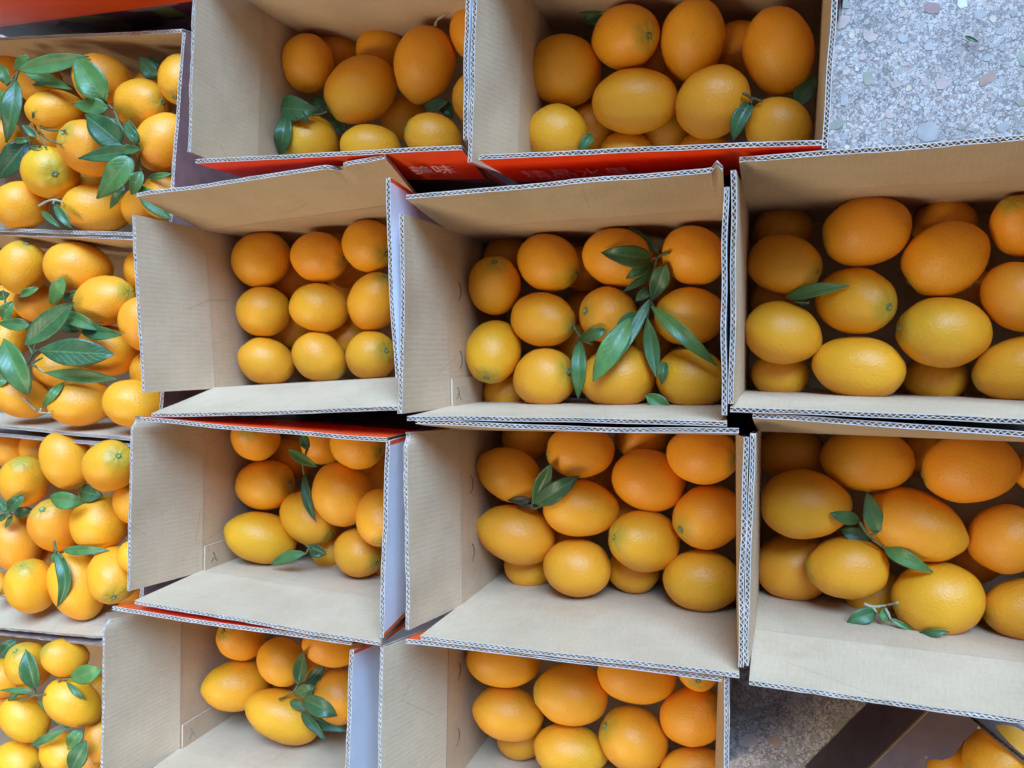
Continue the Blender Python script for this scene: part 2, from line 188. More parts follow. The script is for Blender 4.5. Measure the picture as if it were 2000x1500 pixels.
    ([-0.6474, -0.0129, 0.1415], [0.731, -0.41, -0.545], 0.0377, 0.0309, 0.57, 0.0, 0.02, 0, 'orange, first from left in the front row of fruit, second-row second-column carton'),
    ([-0.5662, -0.0076, 0.1403], [0.683, -0.61, -0.402], 0.0367, 0.0311, 0.5, 0.38, 0.047, 1, 'greenish orange, second from left in the front row of fruit, second-row second-column carton'),
    ([-0.4908, -0.0047, 0.139], [0.892, 0.195, 0.407], 0.0325, 0.0316, 0.52, 0.0, -0.006, 1, 'orange, third from left in the front row of fruit, second-row second-column carton'),
    ([-0.6453, 0.1021, 0.083], [0.819, 0.105, -0.564], 0.031, 0.0275, 0.52, 0.0, -0.025, 0, 'half-buried orange, third from left under the top fruit, second-row second-column carton'),
    ([-0.5565, 0.1137, 0.0781], [0.855, 0.15, -0.497], 0.0306, 0.0275, 0.55, 0.0, 0.032, 0, 'half-buried orange, seventh from left under the top fruit, second-row second-column carton'),
    ([-0.6471, 0.0301, 0.0868], [0.816, 0.036, -0.577], 0.031, 0.0275, 0.61, 0.0, -0.014, 0, 'half-buried orange, first from left under the top fruit, second-row second-column carton'),
    ([-0.5841, 0.089, 0.0381], [0.855, 0.072, -0.513], 0.031, 0.0275, 0.49, 0.0, -0.004, 0, 'half-buried orange, fifth from left under the top fruit, second-row second-column carton'),
    ([-0.5549, 0.0173, 0.0879], [0.854, 0.048, -0.518], 0.0308, 0.0275, 0.62, 0.0, 0.009, 0, 'half-buried orange, sixth from left under the top fruit, second-row second-column carton'),
    ([-0.6759, 0.0077, 0.0467], [0.815, 0.05, -0.577], 0.0309, 0.0275, 0.65, 0.0, 0.023, 0, 'half-buried orange, second from left under the top fruit, second-row second-column carton'),
    ([-0.5796, 0.1569, 0.0541], [0.856, 0.11, -0.506], 0.031, 0.0275, 0.59, 0.0, 0.031, 0, 'half-buried orange, fourth from left under the top fruit, second-row second-column carton'),
    ([-0.3242, 0.0782, 0.1381], [0.269, 0.654, 0.707], 0.0389, 0.0314, 0.44, 0.0, -0.002, 1, 'orange, first from left in the back row of fruit, second-row third-column carton'),
    ([-0.2591, 0.1032, 0.1317], [0.907, -0.407, 0.108], 0.0389, 0.0329, 0.52, 0.68, 0.005, 1, 'greenish orange, second from left in the back row of fruit, second-row third-column carton'),
    ([-0.176, 0.1055, 0.1326], [0.949, -0.224, -0.22], 0.0409, 0.0328, 0.56, 0.0, -0.019, 0, 'orange, third from left in the back row of fruit, second-row third-column carton'),
    ([-0.0927, 0.1042, 0.1348], [0.832, -0.533, -0.153], 0.0356, 0.0324, 0.55, 0.0, 0.021, 0, 'orange, fourth from left in the back row of fruit, second-row third-column carton'),
    ([-0.3258, -0.0001, 0.1386], [0.027, -0.76, 0.649], 0.0414, 0.0331, 0.33, 0.0, -0.019, 1, 'yellow orange, first from left in the front row of fruit, second-row third-column carton'),
    ([-0.2636, 0.0367, 0.1388], [0.964, -0.18, 0.198], 0.0405, 0.0322, 0.5, 0.0, -0.007, 1, 'orange, first from left in the middle row of fruit, second-row third-column carton'),
    ([-0.1863, 0.0407, 0.137], [-0.642, 0.123, 0.757], 0.0344, 0.0315, 0.66, 0.0, -0.028, 1, 'orange, second from left in the middle row of fruit, second-row third-column carton'),
    ([-0.0964, 0.0377, 0.1343], [-0.694, -0.068, 0.717], 0.0413, 0.0323, 0.5, 0.0, -0.017, 1, 'orange, third from left in the middle row of fruit, second-row third-column carton'),
    ([-0.263, -0.0318, 0.1388], [0.903, 0.228, 0.363], 0.0388, 0.0342, 0.56, 0.0, -0.029, 1, 'orange, second from left in the front row of fruit, second-row third-column carton'),
    ([-0.1755, -0.0294, 0.1365], [-0.962, -0.181, 0.202], 0.0423, 0.0358, 0.56, 0.0, 0.05, 0, 'orange, third from left in the front row of fruit, second-row third-column carton'),
    ([-0.0942, -0.0309, 0.1347], [0.975, -0.2, -0.099], 0.039, 0.0332, 0.38, 0.38, -0.008, 0, 'greenish orange, fourth from left in the front row of fruit, second-row third-column carton'),
    ([-0.3268, 0.1175, 0.0837], [0.942, -0.001, -0.336], 0.031, 0.0275, 0.63, 0.0, -0.015, 0, 'half-buried orange, first from left under the top fruit, second-row third-column carton'),
    ([-0.2324, 0.1014, 0.0764], [0.968, -0.034, -0.247], 0.031, 0.0275, 0.59, 0.0, 0.003, 0, 'half-buried orange, third from left under the top fruit, second-row third-column carton'),
    ([-0.3243, -0.0529, 0.0925], [0.89, -0.345, -0.298], 0.031, 0.0275, 0.55, 0.0, 0.035, 0, 'half-buried orange, second from left under the top fruit, second-row third-column carton'),
    ([-0.2397, 0.0492, 0.0474], [0.682, -0.701, -0.208], 0.0277, 0.0275, 0.5, 0.0, 0.044, 0, 'half-buried orange, fourth from left under the top fruit, second-row third-column carton'),
    ([-0.2318, 0.0054, 0.0787], [0.97, -0.012, -0.244], 0.031, 0.0275, 0.65, 0.0, 0.023, 0, 'half-buried orange, fifth from left under the top fruit, second-row third-column carton'),
    ([-0.1439, 0.0073, 0.0726], [0.033, -0.999, -0.013], 0.031, 0.0275, 0.47, 0.0, 0.023, 0, 'half-buried orange, sixth from left under the top fruit, second-row third-column carton'),
    ([-0.1422, 0.0894, 0.0713], [0.078, -0.991, -0.107], 0.031, 0.0275, 0.59, 0.0, 0.032, 0, 'half-buried orange, seventh from left under the top fruit, second-row third-column carton'),
    ([0.0012, 0.0917, 0.1272], [0.826, -0.286, 0.486], 0.04, 0.0313, 0.51, 0.0, 0.046, 1, 'orange, first from left in the back row of fruit, second-row fourth-column carton'),
    ([0.0797, 0.1214, 0.1331], [-0.978, -0.195, -0.069], 0.0422, 0.0355, 0.65, 0.0, -0.021, 1, 'orange, second from left in the back row of fruit, second-row fourth-column carton'),
    ([0.152, 0.0909, 0.129], [-0.817, -0.557, -0.152], 0.0409, 0.0347, 0.53, 0.0, -0.027, 1, 'orange, third from left in the back row of fruit, second-row fourth-column carton'),
    ([0.2172, 0.1201, 0.1276], [-0.425, 0.573, 0.701], 0.0335, 0.0262, 0.63, 0.0, 0.043, 1, 'orange, fourth from left in the back row of fruit, second-row fourth-column carton'),
    ([0.0707, 0.0509, 0.1276], [0.67, -0.202, 0.714], 0.0439, 0.0343, 0.44, 0.26, 0.019, 1, 'orange, first from left in the second row of fruit, second-row fourth-column carton'),
    ([0.2149, 0.051, 0.1324], [0.578, -0.811, 0.095], 0.0359, 0.0302, 0.7, 0.0, 0.024, 0, 'orange, second from left in the second row of fruit, second-row fourth-column carton'),
    ([-0.0001, 0.0184, 0.1289], [0.947, -0.321, -0.007], 0.0395, 0.0328, 0.44, 0.0, 0.046, 0, 'orange, first from left in the third row of fruit, second-row fourth-column carton'),
    ([0.1513, 0.0174, 0.1332], [-0.972, 0.089, 0.217], 0.0433, 0.0346, 0.49, 0.3, -0.003, 1, 'orange, second from left in the third row of fruit, second-row fourth-column carton'),
    ([0.0747, -0.0185, 0.1287], [0.979, -0.183, 0.088], 0.0455, 0.033, 0.44, 0.0, -0.029, 0, 'orange, first from left in the front row of fruit, second-row fourth-column carton'),
    ([0.2185, -0.0195, 0.1274], [-0.938, -0.293, -0.185], 0.0394, 0.0316, 0.49, 0.0, 0.026, 1, 'orange, second from left in the front row of fruit, second-row fourth-column carton'),
    ([-0.0011, 0.1352, 0.0826], [0.997, -0.074, -0.012], 0.031, 0.0275, 0.55, 0.0, 0.038, 0, 'half-buried orange, third from left under the top fruit, second-row fourth-column carton'),
    ([0.1592, 0.1307, 0.0818], [0.977, -0.151, 0.148], 0.031, 0.0275, 0.62, 0.0, -0.003, 0, 'half-buried orange, fifth from left under the top fruit, second-row fourth-column carton'),
    ([-0.0015, -0.0261, 0.0882], [0.988, -0.152, 0.003], 0.031, 0.0275, 0.48, 0.3, -0.019, 0, 'half-buried orange, second from left under the top fruit, second-row fourth-column carton'),
    ([0.1544, -0.0296, 0.0821], [0.97, -0.175, 0.169], 0.031, 0.0275, 0.5, 0.0, -0.006, 0, 'half-buried orange, fourth from left under the top fruit, second-row fourth-column carton'),
    ([-0.0047, 0.0607, 0.0719], [0.999, -0.051, -0.008], 0.031, 0.0275, 0.56, 0.0, 0.044, 0, 'half-buried orange, first from left under the top fruit, second-row fourth-column carton'),
    ([0.185, 0.06, 0.0727], [0.901, -0.406, 0.153], 0.0299, 0.0275, 0.52, 0.0, 0.042, 0, 'half-buried orange, sixth from left under the top fruit, second-row fourth-column carton'),
    ([-0.6578, -0.112, 0.1538], [0.343, 0.344, 0.874], 0.039, 0.0312, 0.6, 0.0, 0.038, 1, 'orange, first from left in the back row of fruit, third-row second-column carton'),
    ([-0.6622, -0.1803, 0.1298], [0.997, 0.073, 0.004], 0.0427, 0.0342, 0.55, 0.15, -0.03, 1, 'orange, first from left in the second row of fruit, third-row second-column carton'),
    ([-0.659, -0.2494, 0.1439], [-0.794, 0.315, 0.52], 0.0473, 0.0341, 0.31, 0.0, 0.05, 0, 'yellow orange, first from left in the third row of fruit, third-row second-column carton'),
    ([-0.5918, -0.2207, 0.131], [0.881, -0.46, 0.108], 0.0428, 0.0335, 0.44, 0.0, -0.019, 1, 'orange, second from left in the third row of fruit, third-row second-column carton'),
    ([-0.5313, -0.1828, 0.1448], [0.498, -0.858, -0.126], 0.0428, 0.0383, 0.54, 0.0, 0.025, 0, 'orange, second from left in the second row of fruit, third-row second-column carton'),
    ([-0.5037, -0.1172, 0.1535], [0.978, -0.171, 0.117], 0.0365, 0.0301, 0.51, 0.0, -0.009, 1, 'orange, second from left in the back row of fruit, third-row second-column carton'),
    ([-0.5113, -0.2583, 0.141], [0.928, -0.245, 0.282], 0.0346, 0.0304, 0.66, 0.0, -0.009, 1, 'orange alone in the front row of fruit, third-row second-column carton'),
    ([-0.4643, -0.2043, 0.1674], [0.449, -0.662, 0.601], 0.0386, 0.0301, 0.64, 0.0, -0.02, 1, 'orange, third from left in the third row of fruit, third-row second-column carton'),
    ([-0.6512, -0.1482, 0.0755], [0.82, -0.125, -0.558], 0.0336, 0.0295, 0.63, 0.0, -0.021, 0, 'half-buried orange, first from left under the top fruit, third-row second-column carton'),
    ([-0.5843, -0.2702, 0.0926], [0.378, -0.925, 0.032], 0.0297, 0.0275, 0.57, 0.0, -0.027, 0, 'half-buried orange, third from left under the top fruit, third-row second-column carton'),
    ([-0.5901, -0.126, 0.0964], [0.84, -0.089, -0.536], 0.031, 0.0275, 0.58, 0.0, 0.038, 0, 'half-buried orange, second from left under the top fruit, third-row second-column carton'),
    ([-0.5213, -0.1701, 0.08], [0.873, -0.075, -0.481], 0.031, 0.0275, 0.48, 0.0, -0.008, 0, 'half-buried orange, fourth from left under the top fruit, third-row second-column carton'),
    ([-0.4992, -0.2897, 0.0931], [0.883, -0.21, -0.419], 0.0304, 0.0275, 0.62, 0.0, 0.019, 0, 'half-buried orange, fifth from left under the top fruit, third-row second-column carton'),
    ([-0.3059, -0.1468, 0.138], [-0.879, 0.411, 0.242], 0.0396, 0.0313, 0.53, 0.0, 0.05, 0, 'orange, first from left in the back row of fruit, third-row third-column carton'),
    ([-0.2182, -0.1152, 0.1416], [-0.95, -0.057, 0.306], 0.0396, 0.0317, 0.59, 0.0, 0.006, 1, 'orange, second from left in the back row of fruit, third-row third-column carton'),
    ([-0.1416, -0.147, 0.1284], [0.971, -0.205, -0.123], 0.0421, 0.0343, 0.64, 0.0, -0.007, 0, 'orange, third from left in the back row of fruit, third-row third-column carton'),
    ([-0.0804, -0.1131, 0.1506], [0.936, -0.033, 0.35], 0.0397, 0.031, 0.62, 0.15, 0.021, 1, 'orange, fourth from left in the back row of fruit, third-row third-column carton'),
    ([-0.2984, -0.2193, 0.1348], [-0.935, 0.239, 0.262], 0.0479, 0.0341, 0.62, 0.0, 0.05, 0, 'orange, first from left in the middle row of fruit, third-row third-column carton'),
    ([-0.2186, -0.1809, 0.1415], [0.969, -0.1, -0.226], 0.0436, 0.0331, 0.44, 0.19, 0.028, 0, 'orange, second from left in the middle row of fruit, third-row third-column carton'),
    ([-0.0746, -0.182, 0.1382], [-0.683, -0.268, 0.679], 0.0404, 0.0344, 0.61, 0.0, 0.001, 1, 'orange, fourth from left in the middle row of fruit, third-row third-column carton'),
    ([-0.1451, -0.2145, 0.1369], [-0.646, 0.209, 0.734], 0.0436, 0.0341, 0.47, 0.11, 0.047, 1, 'orange, third from left in the middle row of fruit, third-row third-column carton'),
    ([-0.2223, -0.2519, 0.1392], [0.971, -0.054, -0.235], 0.0399, 0.0335, 0.61, 0.0, -0.014, 0, 'orange, first from left in the front row of fruit, third-row third-column carton'),
    ([-0.0811, -0.2538, 0.1374], [0.994, 0.031, -0.102], 0.0418, 0.0335, 0.46, 0.0, -0.008, 0, 'orange, second from left in the front row of fruit, third-row third-column carton'),
    ([-0.2987, -0.108, 0.0949], [0.95, -0.0, -0.313], 0.031, 0.0275, 0.56, 0.0, 0.039, 0, 'half-buried orange, first from left under the top fruit, third-row third-column carton'),
    ([-0.1575, -0.1028, 0.0883], [0.984, 0.028, -0.173], 0.031, 0.0275, 0.56, 0.0, -0.007, 0, 'half-buried orange, seventh from left under the top fruit, third-row third-column carton'),
    ([-0.2963, -0.2687, 0.0958], [0.943, -0.232, -0.24], 0.031, 0.0275, 0.53, 0.0, -0.024, 0, 'half-buried orange, second from left under the top fruit, third-row third-column carton'),
    ([-0.164, -0.2606, 0.0979], [0.983, -0.107, -0.148], 0.031, 0.0275, 0.44, 0.0, -0.008, 0, 'half-buried orange, sixth from left under the top fruit, third-row third-column carton'),
    ([-0.1783, -0.1927, 0.0825], [0.973, 0.098, -0.21], 0.031, 0.0275, 0.5, 0.0, -0.025, 0, 'half-buried orange, fifth from left under the top fruit, third-row third-column carton'),
    ([-0.2525, -0.2336, 0.0819], [0.96, 0.045, -0.276], 0.031, 0.0275, 0.56, 0.0, -0.013, 0, 'half-buried orange, third from left under the top fruit, third-row third-column carton'),
    ([-0.211, -0.1651, 0.0483], [0.679, 0.683, -0.269], 0.0279, 0.0275, 0.62, 0.0, 0.044, 0, 'half-buried orange, fourth from left under the top fruit, third-row third-column carton'),
    ([0.0849, -0.1145, 0.1222], [0.995, -0.013, 0.098], 0.0455, 0.0329, 0.51, 0.0, 0.016, 0, 'orange, first from left in the back row of fruit, third-row fourth-column carton'),
    ([0.1768, -0.1171, 0.133], [-0.967, -0.228, -0.116], 0.0436, 0.0348, 0.7, 0.0, -0.024, 1, 'orange, second from left in the back row of fruit, third-row fourth-column carton'),
    ([0.0239, -0.1627, 0.1354], [0.998, 0.067, 0.015], 0.0447, 0.0368, 0.49, 0.0, 0.041, 0, 'orange, first from left in the second row of fruit, third-row fourth-column carton'),
    ([0.1285, -0.1787, 0.1288], [0.937, -0.287, 0.197], 0.0483, 0.0352, 0.56, 0.0, 0.06, 0, 'orange, second from left in the second row of fruit, third-row fourth-column carton'),
    ([0.2115, -0.1873, 0.126], [0.771, 0.635, 0.051], 0.0354, 0.0327, 0.72, 0.0, 0.018, 0, 'orange, third from left in the second row of fruit, third-row fourth-column carton'),
    ([0.0673, -0.2284, 0.1273], [-0.984, -0.179, 0.018], 0.0405, 0.0324, 0.49, 0.0, 0.039, 1, 'orange alone in the third row of fruit, third-row fourth-column carton'),
    ([0.1513, -0.2523, 0.1305], [-0.964, -0.262, -0.043], 0.0434, 0.0363, 0.44, 0.0, 0.012, 1, 'orange, first from left in the front row of fruit, third-row fourth-column carton'),
    ([0.2276, -0.2567, 0.1254], [-0.978, -0.167, 0.121], 0.0354, 0.0299, 0.54, 0.0, 0.031, 1, 'orange, second from left in the front row of fruit, third-row fourth-column carton'),
    ([0.0161, -0.2463, 0.0753], [0.982, 0.184, -0.032], 0.0426, 0.0376, 0.7, 0.0, -0.009, 0, 'half-buried orange, second from left under the top fruit, third-row fourth-column carton'),
    ([0.0099, -0.1137, 0.0875], [0.996, 0.094, -0.001], 0.0368, 0.0295, 0.63, 0.0, 0.008, 0, 'half-buried orange, first from left under the top fruit, third-row fourth-column carton'),
    ([0.0995, -0.2683, 0.0779], [0.96, 0.279, 0.022], 0.031, 0.0275, 0.56, 0.0, 0.047, 0, 'half-buried orange, third from left under the top fruit, third-row fourth-column carton'),
    ([0.244, -0.1199, 0.1129], [-0.946, -0.232, -0.229], 0.026, 0.0217, 0.53, 0.0, -0.027, 0, 'orange, third from left in the back row of fruit, third-row fourth-column carton'),
    ([0.1942, -0.2219, 0.0704], [0.875, 0.479, 0.068], 0.031, 0.0275, 0.54, 0.0, -0.018, 0, 'half-buried orange, fifth from left under the top fruit, third-row fourth-column carton'),
    ([0.1436, -0.108, 0.071], [0.139, 0.986, -0.093], 0.031, 0.0275, 0.48, 0.0, 0.015, 0, 'half-buried orange, fourth from left under the top fruit, third-row fourth-column carton'),
    ([-0.6934, -0.3904, 0.1456], [-0.157, 0.53, 0.833], 0.0367, 0.0286, 0.66, 0.0, 0.016, 1, 'orange, first from left in the back row of fruit, bottom-row second-column carton'),
    ([-0.7057, -0.4596, 0.1418], [-0.782, 0.037, 0.623], 0.0437, 0.0333, 0.44, 0.22, 0.045, 0, 'orange, first from left in the middle row of fruit, bottom-row second-column carton'),
    ([-0.629, -0.4153, 0.1446], [0.725, -0.655, -0.215], 0.034, 0.0299, 0.53, 0.0, 0.016, 0, 'orange, second from left in the back row of fruit, bottom-row second-column carton'),
    ([-0.5436, -0.3775, 0.1559], [0.862, -0.234, -0.45], 0.0378, 0.0279, 0.62, 0.0, 0.017, 0, 'orange, third from left in the back row of fruit, bottom-row second-column carton'),
    ([-0.6276, -0.49, 0.1431], [-0.833, 0.403, 0.379], 0.0526, 0.0323, 0.44, 0.0, 0.045, 0, 'orange alone in the front row of fruit, bottom-row second-column carton'),
    ([-0.5441, -0.4529, 0.1379], [0.588, -0.807, 0.053], 0.036, 0.0327, 0.75, 0.0, -0.014, 0, 'orange, second from left in the middle row of fruit, bottom-row second-column carton'),
    ([-0.6194, -0.4417, 0.0931], [0.497, -0.864, 0.081], 0.0309, 0.0275, 0.58, 0.0, 0.009, 0, 'half-buried orange under the top fruit, bottom-row second-column carton'),
    ([-0.3128, -0.3721, 0.1428], [0.947, -0.078, -0.312], 0.0459, 0.0313, 0.5, 0.0, 0.02, 0, 'orange, first from left in the back row of fruit, bottom-row third-column carton'),
    ([-0.3088, -0.4392, 0.1374], [0.951, -0.186, -0.246], 0.044, 0.031, 0.63, 0.22, -0.019, 0, 'orange, first from left in the middle row of fruit, bottom-row third-column carton'),
    ([-0.2285, -0.4014, 0.143], [-0.954, 0.033, 0.299], 0.0434, 0.0347, 0.58, 0.22, 0.029, 1, 'orange, second from left in the middle row of fruit, bottom-row third-column carton'),
    ([-0.1516, -0.3686, 0.1433], [0.987, -0.042, -0.156], 0.0446, 0.03, 0.55, 0.0, -0.008, 0, 'orange, second from left in the back row of fruit, bottom-row third-column carton'),
    ([-0.0893, -0.4051, 0.1431], [0.792, 0.502, 0.348], 0.0398, 0.0314, 0.7, 0.0, 0.013, 1, 'orange, third from left in the middle row of fruit, bottom-row third-column carton'),
    ([-0.1556, -0.4456, 0.138], [-0.772, 0.462, 0.436], 0.0406, 0.0367, 0.6, 0.3, 0.015, 1, 'orange, second from left in the front row of fruit, bottom-row third-column carton'),
    ([-0.2298, -0.4694, 0.1425], [0.972, -0.061, -0.227], 0.0431, 0.0295, 0.48, 0.38, 0.035, 0, 'greenish orange, first from left in the front row of fruit, bottom-row third-column carton'),
    ([-0.0868, -0.4648, 0.1423], [0.973, 0.148, -0.179], 0.0379, 0.0226, 0.65, 0.0, -0.022, 0, 'orange, third from left in the front row of fruit, bottom-row third-column carton'),
    ([-0.0828, -0.3471, 0.1485], [0.079, -0.133, 0.988], 0.0295, 0.0236, 0.51, 0.0, -0.016, 1, 'orange, third from left in the back row of fruit, bottom-row third-column carton'),
    ([-0.3077, -0.4884, 0.0952], [0.956, -0.187, -0.224], 0.031, 0.0275, 0.64, 0.0, 0.043, 0, 'half-buried orange under the top fruit, bottom-row third-column carton'),
    ([0.2173, -0.4218, 0.1004], [-0.754, -0.356, 0.552], 0.0392, 0.0306, 0.47, 0.0, -0.003, 1, 'orange, second from left in the back row of fruit, bottom-row fourth-column carton'),
    ([0.1825, -0.453, 0.0651], [0.902, 0.43, -0.032], 0.0304, 0.026, 0.5, 0.0, 0.008, 0, 'orange, first from left in the back row of fruit, bottom-row fourth-column carton'),
    ([0.2087, -0.4963, 0.0454], [0.796, 0.59, -0.133], 0.0381, 0.029, 0.65, 0.0, -0.024, 0, 'orange alone in the front row of fruit, bottom-row fourth-column carton'),
]

